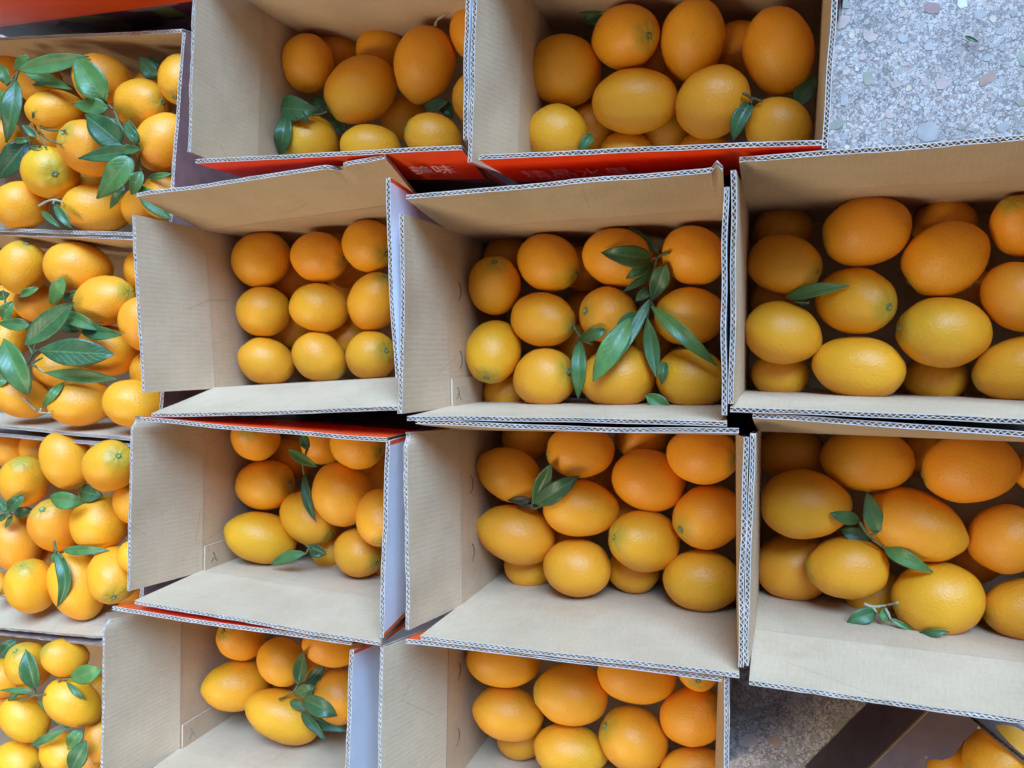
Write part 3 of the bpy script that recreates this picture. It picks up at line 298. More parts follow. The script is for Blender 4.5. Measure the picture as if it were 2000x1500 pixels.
SPRIGS = [
    ('orange sprig with seven leaves hanging over the back corner of the top far-left carton', [([-0.9255, 0.3614, 0.2635], [-0.8753, 0.367, 0.2548], [-0.8319, 0.3751, 0.2408], 0.0218, 0.75, 0.44), ([-0.9732, 0.3805, 0.2338], [-0.9462, 0.3822, 0.244], [-0.9376, 0.3911, 0.2397], 0.0129, 0.85, 0.48), ([-0.9351, 0.3686, 0.2489], [-0.8976, 0.3523, 0.2449], [-0.8621, 0.3369, 0.2396], 0.0169, 0.72, 0.38), ([-0.9703, 0.365, 0.2341], [-0.9655, 0.3195, 0.2459], [-0.991, 0.2836, 0.2341], 0.0249, 0.5, 0.42), ([-0.9785, 0.3519, 0.234], [-0.9772, 0.3384, 0.2458], [-0.9989, 0.3329, 0.2399], 0.0239, 1, 0.48), ([-0.9875, 0.3595, 0.2339], [-0.9861, 0.3713, 0.2385], [-0.9968, 0.3877, 0.2339], 0.0164, 0.83, 0.49), ([-1.0118, 0.3885, 0.1876], [-0.9802, 0.3778, 0.1933], [-0.9635, 0.3728, 0.187], 0.0159, 0.5, 0.41)], [[[-0.985, 0.3586, 0.2358], [-0.9741, 0.3659, 0.2358], [-0.9603, 0.375, 0.2358], [-0.9514, 0.375, 0.2358]], [[-0.9741, 0.3659, 0.2358], [-0.9762, 0.3511, 0.2358]], [[-0.9682, 0.3642, 0.2358], [-0.9633, 0.3732, 0.2358]]]),
    ('bare green twig with small curled leaves between the yellowish oranges, top far-left carton', [([-0.9526, 0.3012, 0.2396], [-0.9425, 0.2927, 0.2379], [-0.9358, 0.2852, 0.2335], 0.0108, 0.5, 0.49), ([-0.9776, 0.2843, 0.2335], [-0.9488, 0.2804, 0.2436], [-0.9457, 0.284, 0.2334], 0.0087, 0.5, 0.36), ([-0.9463, 0.2725, 0.2408], [-0.9173, 0.2668, 0.2519], [-0.9113, 0.2678, 0.2446], 0.0047, 0.5, 0.5)], [[[-0.913, 0.3093, 0.2569], [-0.9362, 0.2996, 0.2358], [-0.9271, 0.2859, 0.2358], [-0.9057, 0.2666, 0.2456]], [[-0.9212, 0.2955, 0.2414], [-0.908, 0.2915, 0.2357], [-0.8466, 0.2773, 0.2668]], [[-0.9298, 0.2925, 0.2358], [-0.9143, 0.2804, 0.2358], [-0.8529, 0.2601, 0.2678]]]),
    ('big dark leaf at the outer edge of the top far-left carton', [([-0.9794, 0.289, 0.2128], [-0.9955, 0.263, 0.2232], [-1.0341, 0.2424, 0.2165], 0.0336, 0.15, 0.43)], []),
    ('large many-leaved sprig draped over the middle of the top far-left carton', [([-0.81, 0.3161, 0.2404], [-0.8199, 0.3411, 0.2529], [-0.8463, 0.3729, 0.2503], 0.0379, 0.79, 0.44), ([-0.8069, 0.3088, 0.2397], [-0.8275, 0.311, 0.2474], [-0.8622, 0.3184, 0.2426], 0.0207, 0.75, 0.38), ([-0.7764, 0.2584, 0.2483], [-0.7934, 0.2752, 0.2592], [-0.8252, 0.2972, 0.2565], 0.0354, 0.28, 0.37), ([-0.7393, 0.2518, 0.2595], [-0.7466, 0.2661, 0.2644], [-0.7709, 0.2867, 0.2526], 0.0129, 0.36, 0.38), ([-0.7401, 0.2547, 0.2578], [-0.7434, 0.2677, 0.2617], [-0.7653, 0.2876, 0.2472], 0.0099, 0.43, 0.42), ([-0.7379, 0.2473, 0.259], [-0.7615, 0.248, 0.2565], [-0.7935, 0.2513, 0.2465], 0.012, 0.56, 0.4), ([-0.7476, 0.2476, 0.2532], [-0.7878, 0.2445, 0.2588], [-0.8318, 0.2422, 0.2619], 0.0192, 0.36, 0.41), ([-0.7557, 0.2411, 0.2542], [-0.773, 0.2145, 0.2635], [-0.8111, 0.1929, 0.2536], 0.0301, 0.76, 0.4), ([-0.7465, 0.2237, 0.2486], [-0.7507, 0.2083, 0.2526], [-0.7699, 0.1967, 0.2416], 0.0181, 0.61, 0.48), ([-0.7598, 0.2078, 0.2436], [-0.7299, 0.184, 0.2466], [-0.7059, 0.1621, 0.2439], 0.0221, 0.51, 0.5), ([-0.783, 0.2112, 0.24], [-0.7911, 0.1957, 0.2438], [-0.8145, 0.1838, 0.2332], 0.0113, 0.66, 0.41)], [[[-0.815, 0.3181, 0.2357], [-0.7993, 0.3045, 0.2357], [-0.7849, 0.2849, 0.2424], [-0.767, 0.265, 0.2425], [-0.7458, 0.251, 0.251], [-0.7573, 0.2386, 0.24], [-0.7525, 0.2245, 0.2426]], [[-0.7824, 0.2604, 0.2424], [-0.7672, 0.257, 0.2425], [-0.7458, 0.251, 0.251]], [[-0.8087, 0.2914, 0.2423], [-0.7926, 0.2918, 0.2423], [-0.7849, 0.2849, 0.2424]], [[-0.7846, 0.2078, 0.2425], [-0.7919, 0.2014, 0.2356]]]),
    ('narrow olive leaf poking out near the side flap of the top far-left carton', [([-0.7625, 0.2215, 0.2221], [-0.7376, 0.2213, 0.2272], [-0.7228, 0.224, 0.2221], 0.0082, 0.81, 0.4)], []),
    ('dark pair of shaded leaves near the back flap of the top far-left carton', [([-0.7574, 0.3486, 0.2073], [-0.7666, 0.3617, 0.2144], [-0.7899, 0.3816, 0.2073], 0.0209, 0.34, 0.43), ([-0.76, 0.37, 0.197], [-0.7689, 0.3747, 0.2009], [-0.7852, 0.3831, 0.1971], 0.0127, 0.47, 0.51)], []),
    ('pale dry twig with two grey-green leaves at the front of the top far-left carton', [([-0.9025, 0.1957, 0.2398], [-0.8825, 0.1773, 0.244], [-0.8724, 0.161, 0.2399], 0.0127, 0.54, 0.47), ([-0.9289, 0.1871, 0.2351], [-0.9005, 0.173, 0.245], [-0.8904, 0.1627, 0.2397], 0.0085, 0.53, 0.38)], [[[-0.9328, 0.1947, 0.2357], [-0.9174, 0.2, 0.2357], [-0.8968, 0.1991, 0.2421], [-0.8855, 0.1956, 0.2389]], [[-0.8968, 0.1991, 0.2421], [-0.8999, 0.194, 0.2421]]]),
    ('large sprig of broad dark leaves lying across the second far-left carton', [([-0.9288, 0.0114, 0.2642], [-0.8876, 0.0382, 0.262], [-0.8486, 0.0645, 0.2588], 0.0302, 0.52, 0.47), ([-0.8916, 0.0031, 0.279], [-0.8414, 0.0003, 0.2659], [-0.8021, -0.0024, 0.2431], 0.0357, 0.34, 0.5), ([-0.9469, 0.0371, 0.2439], [-0.966, 0.0382, 0.2507], [-1.0003, 0.0399, 0.2461], 0.0167, 0.63, 0.37), ([-0.9884, 0.0207, 0.2518], [-0.9561, -0.018, 0.2588], [-0.9465, -0.0569, 0.2484], 0.0352, 0.69, 0.51), ([-0.9224, 0.0639, 0.2319], [-0.8973, 0.0806, 0.2428], [-0.8851, 0.0979, 0.2431], 0.0206, 0.91, 0.51), ([-0.8823, 0.0504, 0.2463], [-0.8458, 0.039, 0.2495], [-0.8297, 0.0286, 0.2349], 0.0181, 0.67, 0.37), ([-0.8622, 0.0269, 0.2387], [-0.8258, 0.0247, 0.2407], [-0.7918, 0.0227, 0.2413], 0.0182, 0.56, 0.43), ([-0.9102, 0.039, 0.2347], [-0.8828, 0.0327, 0.2406], [-0.8693, 0.0271, 0.2348], 0.0134, 0.36, 0.48), ([-0.8734, 0.0471, 0.2221], [-0.8502, 0.0433, 0.227], [-0.8379, 0.0399, 0.2221], 0.0123, 0.79, 0.52), ([-0.9148, 0.0685, 0.2221], [-0.8914, 0.0756, 0.2271], [-0.8797, 0.0836, 0.2221], 0.0087, 0.44, 0.49)], [[[-0.9697, -0.0259, 0.2369], [-0.9505, -0.0016, 0.237], [-0.9401, 0.0289, 0.237]], [[-0.9505, -0.0016, 0.237], [-0.9659, 0.0102, 0.2308], [-0.9702, 0.0123, 0.2308]], [[-0.9533, -0.0142, 0.237], [-0.9407, -0.0065, 0.2307]], [[-0.9435, 0.0033, 0.237], [-0.95, -0.0026, 0.237]], [[-0.9401, 0.0289, 0.237], [-0.9244, 0.0498, 0.2307], [-0.8943, 0.0531, 0.2372]]]),
    ('forked pale twig with two drooping leaves at the front of the second far-left carton', [([-0.9111, -0.0262, 0.2515], [-0.862, -0.0303, 0.2403], [-0.8182, -0.0346, 0.2246], 0.0184, 0.72, 0.49), ([-0.9038, -0.0352, 0.2284], [-0.8909, -0.0529, 0.2576], [-0.9221, -0.073, 0.25], 0.0118, 0.85, 0.52)], [[[-0.9618, -0.0606, 0.2428], [-0.958, -0.0739, 0.2329], [-0.948, -0.0809, 0.2307], [-0.8932, -0.0778, 0.2596]], [[-0.9519, -0.0153, 0.237], [-0.9499, -0.0207, 0.2307], [-0.9373, -0.0266, 0.2307]], [[-0.9457, -0.0749, 0.2307], [-0.9471, -0.0809, 0.2307]]]),
    ('cluster of small light leaves at the outer edge of the second far-left carton', [([-1.0169, 0.0462, 0.2289], [-0.9991, 0.058, 0.2341], [-0.9952, 0.0705, 0.2288], 0.0193, 0.87, 0.43), ([-0.9851, 0.0766, 0.2284], [-0.9591, 0.0819, 0.2337], [-0.9468, 0.0883, 0.2284], 0.011, 0.86, 0.51), ([-1.02, 0.0516, 0.2286], [-1.0108, 0.0573, 0.2314], [-1.009, 0.0633, 0.2286], 0.0108, 0.6, 0.51), ([-1.0371, 0.0788, 0.2171], [-1.0222, 0.0803, 0.2203], [-1.0158, 0.0826, 0.2171], 0.0131, 0.51, 0.42)], [[[-1.0103, 0.0857, 0.2308], [-1.0067, 0.0717, 0.2308], [-1.008, 0.0556, 0.2308]]]),
    ('small pale leaf at the lower outer edge of the second far-left carton', [([-0.9973, -0.0437, 0.2522], [-0.9912, -0.0353, 0.2499], [-1.0019, -0.0273, 0.2348], 0.0148, 0.91, 0.44)], []),
    ('glossy green leaf wedged between four fruit of the third far-left carton', [([-0.9255, -0.1948, 0.2411], [-0.8882, -0.1954, 0.244], [-0.8728, -0.2007, 0.2283], 0.0228, 0.73, 0.42)], []),
    ('dark shaded leaf behind the glossy one in the third far-left carton', [([-0.914, -0.1914, 0.2023], [-0.8854, -0.1918, 0.2088], [-0.8717, -0.1954, 0.2023], 0.0246, 0.42, 0.38)], []),
    ('small sprig of narrow leaves at the outer edge of the third far-left carton', [([-1.0087, -0.2182, 0.2365], [-0.9803, -0.2031, 0.2453], [-0.9728, -0.1924, 0.2383], 0.0171, 0.52, 0.48), ([-1.0118, -0.221, 0.2347], [-1.015, -0.2113, 0.2377], [-1.0261, -0.2032, 0.2347], 0.0109, 0.56, 0.47), ([-1.0095, -0.226, 0.2286], [-1.0125, -0.2348, 0.2317], [-1.0238, -0.2456, 0.2286], 0.007, 0.82, 0.4), ([-1.0356, -0.2349, 0.2286], [-1.0128, -0.226, 0.2373], [-1.0054, -0.2206, 0.2345], 0.0091, 0.57, 0.4), ([-0.9913, -0.2197, 0.212], [-1.0051, -0.2235, 0.2173], [-1.0326, -0.2303, 0.212], 0.0143, 0.39, 0.48)], [[[-1.031, -0.233, 0.2308], [-1.0091, -0.2208, 0.2368], [-1.005, -0.2246, 0.2308]]]),
    ('orange stem with a long hanging leaf at the front of the third far-left carton', [([-0.9338, -0.2698, 0.2288], [-0.9078, -0.3053, 0.2336], [-0.9259, -0.3467, 0.235], 0.018, 0.5, 0.41), ([-0.9244, -0.2695, 0.2242], [-0.8836, -0.2662, 0.2228], [-0.8538, -0.2662, 0.2121], 0.0127, 0.68, 0.39), ([-0.939, -0.2751, 0.2222], [-0.9372, -0.2815, 0.2243], [-0.9404, -0.2894, 0.2222], 0.0086, 0.63, 0.47)], [[[-0.9289, -0.2549, 0.2308], [-0.9272, -0.2644, 0.2308], [-0.921, -0.2715, 0.2307], [-0.9136, -0.2777, 0.2307]], [[-0.9272, -0.2644, 0.2308], [-0.9314, -0.2698, 0.2308]]]),
    ('sprig with an upright dark leaf in the bottom far-left carton', [([-0.9591, -0.459, 0.242], [-0.9594, -0.4291, 0.2478], [-0.9727, -0.4049, 0.2435], 0.0247, 0.51, 0.41), ([-0.9682, -0.4648, 0.2373], [-0.9903, -0.4644, 0.245], [-1.0259, -0.4702, 0.2427], 0.0082, 0.68, 0.37), ([-1.0049, -0.4751, 0.2286], [-1.0119, -0.481, 0.2324], [-1.0223, -0.4885, 0.2337], 0.0083, 0.51, 0.45)], [[[-0.9659, -0.4623, 0.2366], [-0.9621, -0.4708, 0.2366], [-0.9284, -0.4579, 0.2516]], [[-1.0052, -0.4865, 0.2309], [-0.9868, -0.4804, 0.2309], [-0.9639, -0.4704, 0.2366]]]),
    ('bluish sprig with a cupped leaf beside the flap of the bottom far-left carton', [([-0.8896, -0.4341, 0.2443], [-0.8568, -0.4218, 0.2483], [-0.8375, -0.4161, 0.2409], 0.0251, 0.87, 0.42), ([-0.9125, -0.4464, 0.2335], [-0.8942, -0.4561, 0.2342], [-0.8835, -0.4696, 0.2285], 0.008, 0.57, 0.45)], [[[-0.9216, -0.4442, 0.2381], [-0.9157, -0.4434, 0.2328], [-0.9051, -0.4418, 0.2308]]]),
    ('crossed green leaves at the front of the bottom far-left carton', [([-0.9697, -0.4838, 0.2273], [-0.932, -0.4949, 0.2338], [-0.9105, -0.5141, 0.2273], 0.0131, 0.64, 0.47), ([-0.9126, -0.5108, 0.2344], [-0.9356, -0.5224, 0.2433], [-0.9687, -0.5396, 0.2443], 0.0119, 0.62, 0.52), ([-0.8859, -0.5087, 0.2347], [-0.8923, -0.52, 0.241], [-0.9159, -0.5414, 0.2328], 0.0193, 0.76, 0.4), ([-0.876, -0.521, 0.2349], [-0.8809, -0.5388, 0.2436], [-0.8994, -0.5649, 0.2406], 0.0255, 0.46, 0.52)], []),
    ('dark leaf in the back corner of the bottom far-left carton', [([-1.0597, -0.436, 0.2176], [-1.0325, -0.418, 0.224], [-1.0231, -0.4072, 0.2173], 0.0203, 0.28, 0.46)], []),
    ('folded teal leaf on a short stalk in the second carton of the top row', [([-0.6005, 0.3085, 0.1632], [-0.5668, 0.3003, 0.1749], [-0.5517, 0.3018, 0.1601], 0.0314, 0.48, 0.25), ([-0.5924, 0.312, 0.1583], [-0.5682, 0.2953, 0.1736], [-0.5582, 0.2861, 0.1685], 0.0133, 0.21, 0.44)], [[[-0.5618, 0.2991, 0.1534], [-0.5506, 0.2991, 0.1534], [-0.5416, 0.3013, 0.1535]], [[-0.5618, 0.2991, 0.1534], [-0.58, 0.3035, 0.1533]]]),
    ('long dark leaf against the front flap, second carton of the top row', [([-0.5988, 0.3042, 0.1576], [-0.5898, 0.2706, 0.1779], [-0.6142, 0.2519, 0.1515], 0.0214, 0.32, 0.47)], []),
    ('two dark shaded leaves under the speckled fruit, second carton of the top row', [([-0.5608, 0.3085, 0.1323], [-0.5663, 0.318, 0.1369], [-0.5778, 0.3309, 0.1323], 0.0207, 0.39, 0.41), ([-0.5618, 0.3027, 0.1221], [-0.5434, 0.2912, 0.1268], [-0.5312, 0.283, 0.1221], 0.0237, 0.2, 0.37)], []),
    ('dark leaf pair near the side flap, second carton of the top row', [([-0.4203, 0.2986, 0.1273], [-0.4013, 0.3012, 0.1312], [-0.3861, 0.3065, 0.1273], 0.0154, 0.45, 0.37), ([-0.3999, 0.3088, 0.1172], [-0.3918, 0.2969, 0.1205], [-0.3866, 0.2872, 0.1171], 0.0161, 0.26, 0.41)], []),
    ('thin dry stalk against the back wall, second carton of the top row', [([-0.3732, 0.4276, 0.127], [-0.3658, 0.4196, 0.1292], [-0.3603, 0.4138, 0.127], 0.0111, 0.32, 0.36)], [[[-0.3922, 0.3849, 0.1537], [-0.389, 0.3919, 0.1537], [-0.3786, 0.3972, 0.1537], [-0.3687, 0.4018, 0.1537]]]),
    ('shaded leaf pair against the back wall of the carton beside the terrazzo', [([-0.1943, 0.3866, 0.1272], [-0.2146, 0.3904, 0.1317], [-0.2374, 0.3982, 0.1272], 0.0167, 0.66, 0.43), ([-0.2205, 0.3806, 0.1173], [-0.2064, 0.3826, 0.1197], [-0.1936, 0.3867, 0.1173], 0.0164, 0.36, 0.47)], []),
    ('upright leaf with its stalk on the fruit, carton beside the terrazzo', [([-0.0335, 0.2559, 0.156], [-0.0442, 0.237, 0.1641], [-0.0501, 0.2194, 0.156], 0.0173, 0.4, 0.4)], [[[-0.0396, 0.2615, 0.1718], [-0.0314, 0.2598, 0.1596], [-0.0219, 0.2544, 0.1618]], [[-0.0314, 0.2598, 0.1596], [-0.0334, 0.2544, 0.1597]]]),
    ('dark leaf in the corner of the carton beside the terrazzo', [([0.03, 0.2819, 0.1372], [0.019, 0.2663, 0.1402], [0.008, 0.2524, 0.1372], 0.0211, 0.57, 0.5)], []),
    ('small leaf tip behind the red flap, carton beside the terrazzo', [([-0.2037, 0.2417, 0.1466], [-0.2098, 0.2321, 0.1529], [-0.2183, 0.2252, 0.1495], 0.0119, 0.58, 0.37)], []),
    ('long leafy sprig lying down the middle carton of the second row', [([-0.1357, 0.1003, 0.1484], [-0.1598, 0.1026, 0.1723], [-0.1879, 0.1075, 0.1743], 0.0237, 0.44, 0.36), ([-0.1354, 0.0979, 0.1412], [-0.1477, 0.0876, 0.1578], [-0.1632, 0.0794, 0.1553], 0.0156, 0.36, 0.36), ([-0.1353, 0.086, 0.1412], [-0.15, 0.0757, 0.1503], [-0.1662, 0.0661, 0.1509], 0.0088, 0.34, 0.46), ([-0.1189, 0.0919, 0.1627], [-0.1279, 0.0741, 0.1504], [-0.1354, 0.0549, 0.1491], 0.0219, 0.43, 0.38), ([-0.1302, 0.1083, 0.137], [-0.1473, 0.1238, 0.1395], [-0.1655, 0.1401, 0.137], 0.011, 0.55, 0.41), ([-0.1374, 0.0702, 0.1412], [-0.1445, 0.0622, 0.1511], [-0.1534, 0.0548, 0.151], 0.013, 0.34, 0.37), ([-0.1451, 0.0397, 0.1569], [-0.1566, 0.0342, 0.1695], [-0.1697, 0.0291, 0.1729], 0.0149, 0.52, 0.47), ([-0.1545, 0.0366, 0.1709], [-0.1721, 0.0012, 0.1889], [-0.1939, -0.0341, 0.1868], 0.0255, 0.9, 0.46), ([-0.1359, 0.0558, 0.1629], [-0.1512, 0.0221, 0.1742], [-0.165, -0.0111, 0.1926], 0.0128, 0.63, 0.4), ([-0.1383, 0.036, 0.1629], [-0.1338, 0.0039, 0.1593], [-0.1277, -0.0281, 0.1656], 0.0171, 0.66, 0.51), ([-0.1332, 0.0473, 0.1628], [-0.0962, 0.0153, 0.1845], [-0.0649, -0.0151, 0.1665], 0.0163, 0.78, 0.46), ([-0.1202, -0.0131, 0.158], [-0.1204, -0.0243, 0.1665], [-0.1226, -0.0358, 0.161], 0.0107, 0.55, 0.36), ([-0.0994, 0.0028, 0.137], [-0.1117, -0.0032, 0.1379], [-0.1243, -0.0092, 0.137], 0.011, 0.65, 0.37)], [[[-0.1151, 0.104, 0.167], [-0.1289, 0.1031, 0.145], [-0.1331, 0.0907, 0.145], [-0.1355, 0.0741, 0.145], [-0.1381, 0.0552, 0.145], [-0.1392, 0.0359, 0.1549]], [[-0.1381, 0.0552, 0.145], [-0.1247, 0.0381, 0.1709]], [[-0.1381, 0.0552, 0.145], [-0.1459, 0.0398, 0.1549], [-0.1572, 0.0365, 0.1597]], [[-0.131, 0.1022, 0.145], [-0.1361, 0.1006, 0.1462]]]),
    ('single pointed leaf hanging between two fruit, middle carton of the second row', [([-0.2194, 0.0156, 0.1414], [-0.2148, -0.0197, 0.1621], [-0.2184, -0.0554, 0.1511], 0.0171, 0.69, 0.47), ([-0.1823, 0.0232, 0.1682], [-0.1963, 0.0185, 0.1705], [-0.2174, 0.0142, 0.1447], 0.0147, 0.58, 0.49), ([-0.2421, 0.0601, 0.1371], [-0.2319, 0.0418, 0.139], [-0.2227, 0.0238, 0.1371], 0.0075, 0.53, 0.39)], [[[-0.2227, 0.0271, 0.1521], [-0.2178, 0.017, 0.1451], [-0.2106, 0.0104, 0.1451], [-0.2028, 0.0071, 0.1451]]]),
    ('loose leaf beside the front flap, middle carton of the second row', [([-0.1416, -0.0485, 0.151], [-0.1265, -0.057, 0.1563], [-0.1126, -0.0657, 0.155], 0.0177, 0.76, 0.5)], []),
    ('single slender leaf lying over two fruit, far-right carton of the second row', [([0.0028, 0.0553, 0.1361], [0.0329, 0.0617, 0.1562], [0.0626, 0.0637, 0.1642], 0.0142, 0.77, 0.4), ([0.0101, 0.0577, 0.112], [0.0185, 0.0525, 0.1122], [0.0268, 0.0474, 0.112], 0.0088, 0.44, 0.42)], [[[0.0119, 0.0511, 0.14], [0.0256, 0.0485, 0.15]]]),
    ('thin sprig of narrow leaves in the second carton of the third row', [([-0.5994, -0.1258, 0.1654], [-0.5733, -0.1352, 0.1712], [-0.55, -0.1449, 0.1737], 0.0129, 0.59, 0.44), ([-0.5782, -0.1265, 0.1523], [-0.5813, -0.1152, 0.1548], [-0.5878, -0.1045, 0.1523], 0.0131, 0.4, 0.43), ([-0.5769, -0.1563, 0.1623], [-0.5661, -0.1857, 0.1732], [-0.5593, -0.2168, 0.1645], 0.0129, 0.21, 0.47)], [[[-0.5732, -0.1243, 0.1604], [-0.5799, -0.1436, 0.1604], [-0.5782, -0.1584, 0.1604]]]),
    ('leafy stalk at the bottom of the fruit, second carton of the third row', [([-0.5737, -0.2586, 0.1652], [-0.5965, -0.2632, 0.1722], [-0.6277, -0.2784, 0.1651], 0.0152, 0.74, 0.5), ([-0.5826, -0.2574, 0.1473], [-0.5661, -0.2589, 0.1515], [-0.5554, -0.2631, 0.1473], 0.017, 0.45, 0.41)], [[[-0.5718, -0.247, 0.1684], [-0.5626, -0.2533, 0.1604], [-0.55, -0.2582, 0.1604]], [[-0.5669, -0.2481, 0.1684], [-0.5715, -0.258, 0.1684]]]),
    ('sprig with two upright leaves and a dried one, middle carton of the third row', [([-0.2679, -0.1749, 0.1671], [-0.2546, -0.1496, 0.1716], [-0.2399, -0.1241, 0.1814], 0.0178, 0.53, 0.51), ([-0.2641, -0.1747, 0.1701], [-0.2324, -0.1532, 0.1882], [-0.2091, -0.1372, 0.1799], 0.0228, 0.24, 0.38), ([-0.2738, -0.1731, 0.1558], [-0.2866, -0.1732, 0.1594], [-0.3017, -0.1747, 0.1566], 0.0099, -1, 0.37), ([-0.2604, -0.1787, 0.1558], [-0.2752, -0.1802, 0.1584], [-0.295, -0.1848, 0.1471], 0.006, -1, 0.52)], [[[-0.2704, -0.1765, 0.1595], [-0.2695, -0.182, 0.1595], [-0.2578, -0.177, 0.1618]]]),
    ('sprig of four small leaves amid the fruit, far-right carton of the third row', [([0.0926, -0.1845, 0.1511], [0.0878, -0.1636, 0.1522], [0.0837, -0.1441, 0.146], 0.0182, 0.61, 0.37), ([0.0769, -0.1744, 0.146], [0.0613, -0.1673, 0.1668], [0.0473, -0.1637, 0.1707], 0.014, 0.54, 0.44), ([0.0893, -0.1979, 0.1321], [0.0746, -0.1923, 0.134], [0.06, -0.1874, 0.1321], 0.0165, 0.37, 0.51), ([0.0993, -0.1999, 0.1458], [0.1208, -0.2078, 0.1597], [0.1446, -0.2203, 0.1533], 0.0157, 0.87, 0.38)], [[[0.0765, -0.1747, 0.1498], [0.086, -0.1892, 0.1498], [0.0995, -0.2003, 0.144]], [[0.086, -0.1892, 0.1498], [0.0923, -0.1838, 0.1541]]]),
    ('cut pale stalk with small leaves by the front wall, far-right carton of the third row', [([0.0945, -0.2706, 0.1365], [0.0801, -0.2736, 0.1469], [0.0668, -0.2803, 0.146], 0.0163, 0.54, 0.43), ([0.1037, -0.2656, 0.1364], [0.1017, -0.2703, 0.1445], [0.1005, -0.2771, 0.1458], 0.0097, 0.83, 0.46), ([0.1063, -0.2721, 0.1458], [0.1187, -0.2781, 0.1479], [0.1315, -0.2855, 0.1458], 0.0056, 0.7, 0.45), ([0.1311, -0.2855, 0.1459], [0.1427, -0.2769, 0.1632], [0.1571, -0.2748, 0.1614], 0.0075, 0.46, 0.49)], [[[0.0827, -0.2618, 0.1401], [0.0911, -0.264, 0.1401], [0.1028, -0.2612, 0.1401], [0.1125, -0.2527, 0.155]], [[0.0911, -0.2647, 0.1401], [0.0951, -0.2698, 0.1401]], [[0.1029, -0.2645, 0.1401], [0.1068, -0.2719, 0.1496]]]),
    ('dark cluster of leaves in the second carton of the bottom row', [([-0.5937, -0.4352, 0.1589], [-0.5829, -0.4075, 0.1657], [-0.5573, -0.3705, 0.194], 0.0189, 0.2, 0.47), ([-0.5896, -0.4422, 0.1471], [-0.5707, -0.4227, 0.1532], [-0.5601, -0.4093, 0.1471], 0.0165, 0.15, 0.44), ([-0.5984, -0.4497, 0.1601], [-0.5743, -0.4361, 0.1712], [-0.5609, -0.4305, 0.1677], 0.0188, 0.47, 0.45), ([-0.5743, -0.4455, 0.1738], [-0.5398, -0.4438, 0.1892], [-0.5225, -0.4556, 0.1798], 0.024, 0.32, 0.43), ([-0.6091, -0.4617, 0.1553], [-0.5937, -0.4649, 0.1567], [-0.582, -0.471, 0.1528], 0.0125, 0.38, 0.37), ([-0.592, -0.4758, 0.1529], [-0.5667, -0.4857, 0.1632], [-0.5507, -0.5029, 0.1603], 0.0131, 0.27, 0.36), ([-0.5869, -0.4844, 0.1424], [-0.5549, -0.486, 0.149], [-0.532, -0.4952, 0.1424], 0.0191, 0.25, 0.42)], [[[-0.619, -0.4566, 0.1647], [-0.6146, -0.4559, 0.1562], [-0.603, -0.4474, 0.1555]], [[-0.603, -0.4474, 0.1555], [-0.5949, -0.4364, 0.1555]]]),
    ('tiny dark green leaf lying on the terrazzo floor', [([0.1891, 0.3504, 0.0056], [0.1955, 0.3465, 0.0061], [0.2021, 0.3429, 0.0056], 0.0043, 0.34, 0.41)], []),
]


# ------------------------------------------------------------------ node helpers
def mat(name):
    m = bpy.data.materials.new(name)
    m.use_nodes = True
    nt = m.node_tree
    return m, nt, nt.nodes['Principled BSDF']


def N(nt, kind, **kw):
    n = nt.nodes.new(kind)
    for k, v in kw.items():
        if k.startswith('i_'):
            key = k[2:]
            n.inputs[int(key) if key.isdigit() else key.replace('_', ' ')].default_value = v
        else:
            setattr(n, k, v)
    return n


def ramp(nt, stops, interp='LINEAR'):
    n = nt.nodes.new('ShaderNodeValToRGB')
    cr = n.color_ramp
    cr.interpolation = interp
    while len(cr.elements) < len(stops):
        cr.elements.new(0.5)
    for e, (p, c) in zip(cr.elements, stops):
        e.position = p
        e.color = (*c, 1) if len(c) == 3 else c
    return n


def mix(nt, fac, a, b, mode='MIX'):
    n = nt.nodes.new('ShaderNodeMix')
    n.data_type = 'RGBA'
    n.blend_type = mode
    for sock, val in ((n.inputs[0], fac), (n.inputs[6], a), (n.inputs[7], b)):
        if hasattr(val, 'is_linked'):
            nt.links.new(val, sock)
        elif isinstance(val, (int, float)):
            sock.default_value = val
        else:
            sock.default_value = (*val, 1)
    return n.outputs[2]


def mth(nt, op, a, b=None, clamp=False):
    n = nt.nodes.new('ShaderNodeMath')
    n.operation = op
    n.use_clamp = clamp
    for sock, val in ((n.inputs[0], a), (n.inputs[1], b)):
        if val is None:
            continue
        if hasattr(val, 'is_linked'):
            nt.links.new(val, sock)
        else:
            sock.default_value = val
    return n.outputs[0]


def bump(nt, height, strength, dist, normal=None):
    n = nt.nodes.new('ShaderNodeBump')
    n.inputs['Strength'].default_value = strength
    n.inputs['Distance'].default_value = dist
    nt.links.new(height, n.inputs['Height'])
    if normal is not None:
        nt.links.new(normal, n.inputs['Normal'])
    return n.outputs[0]


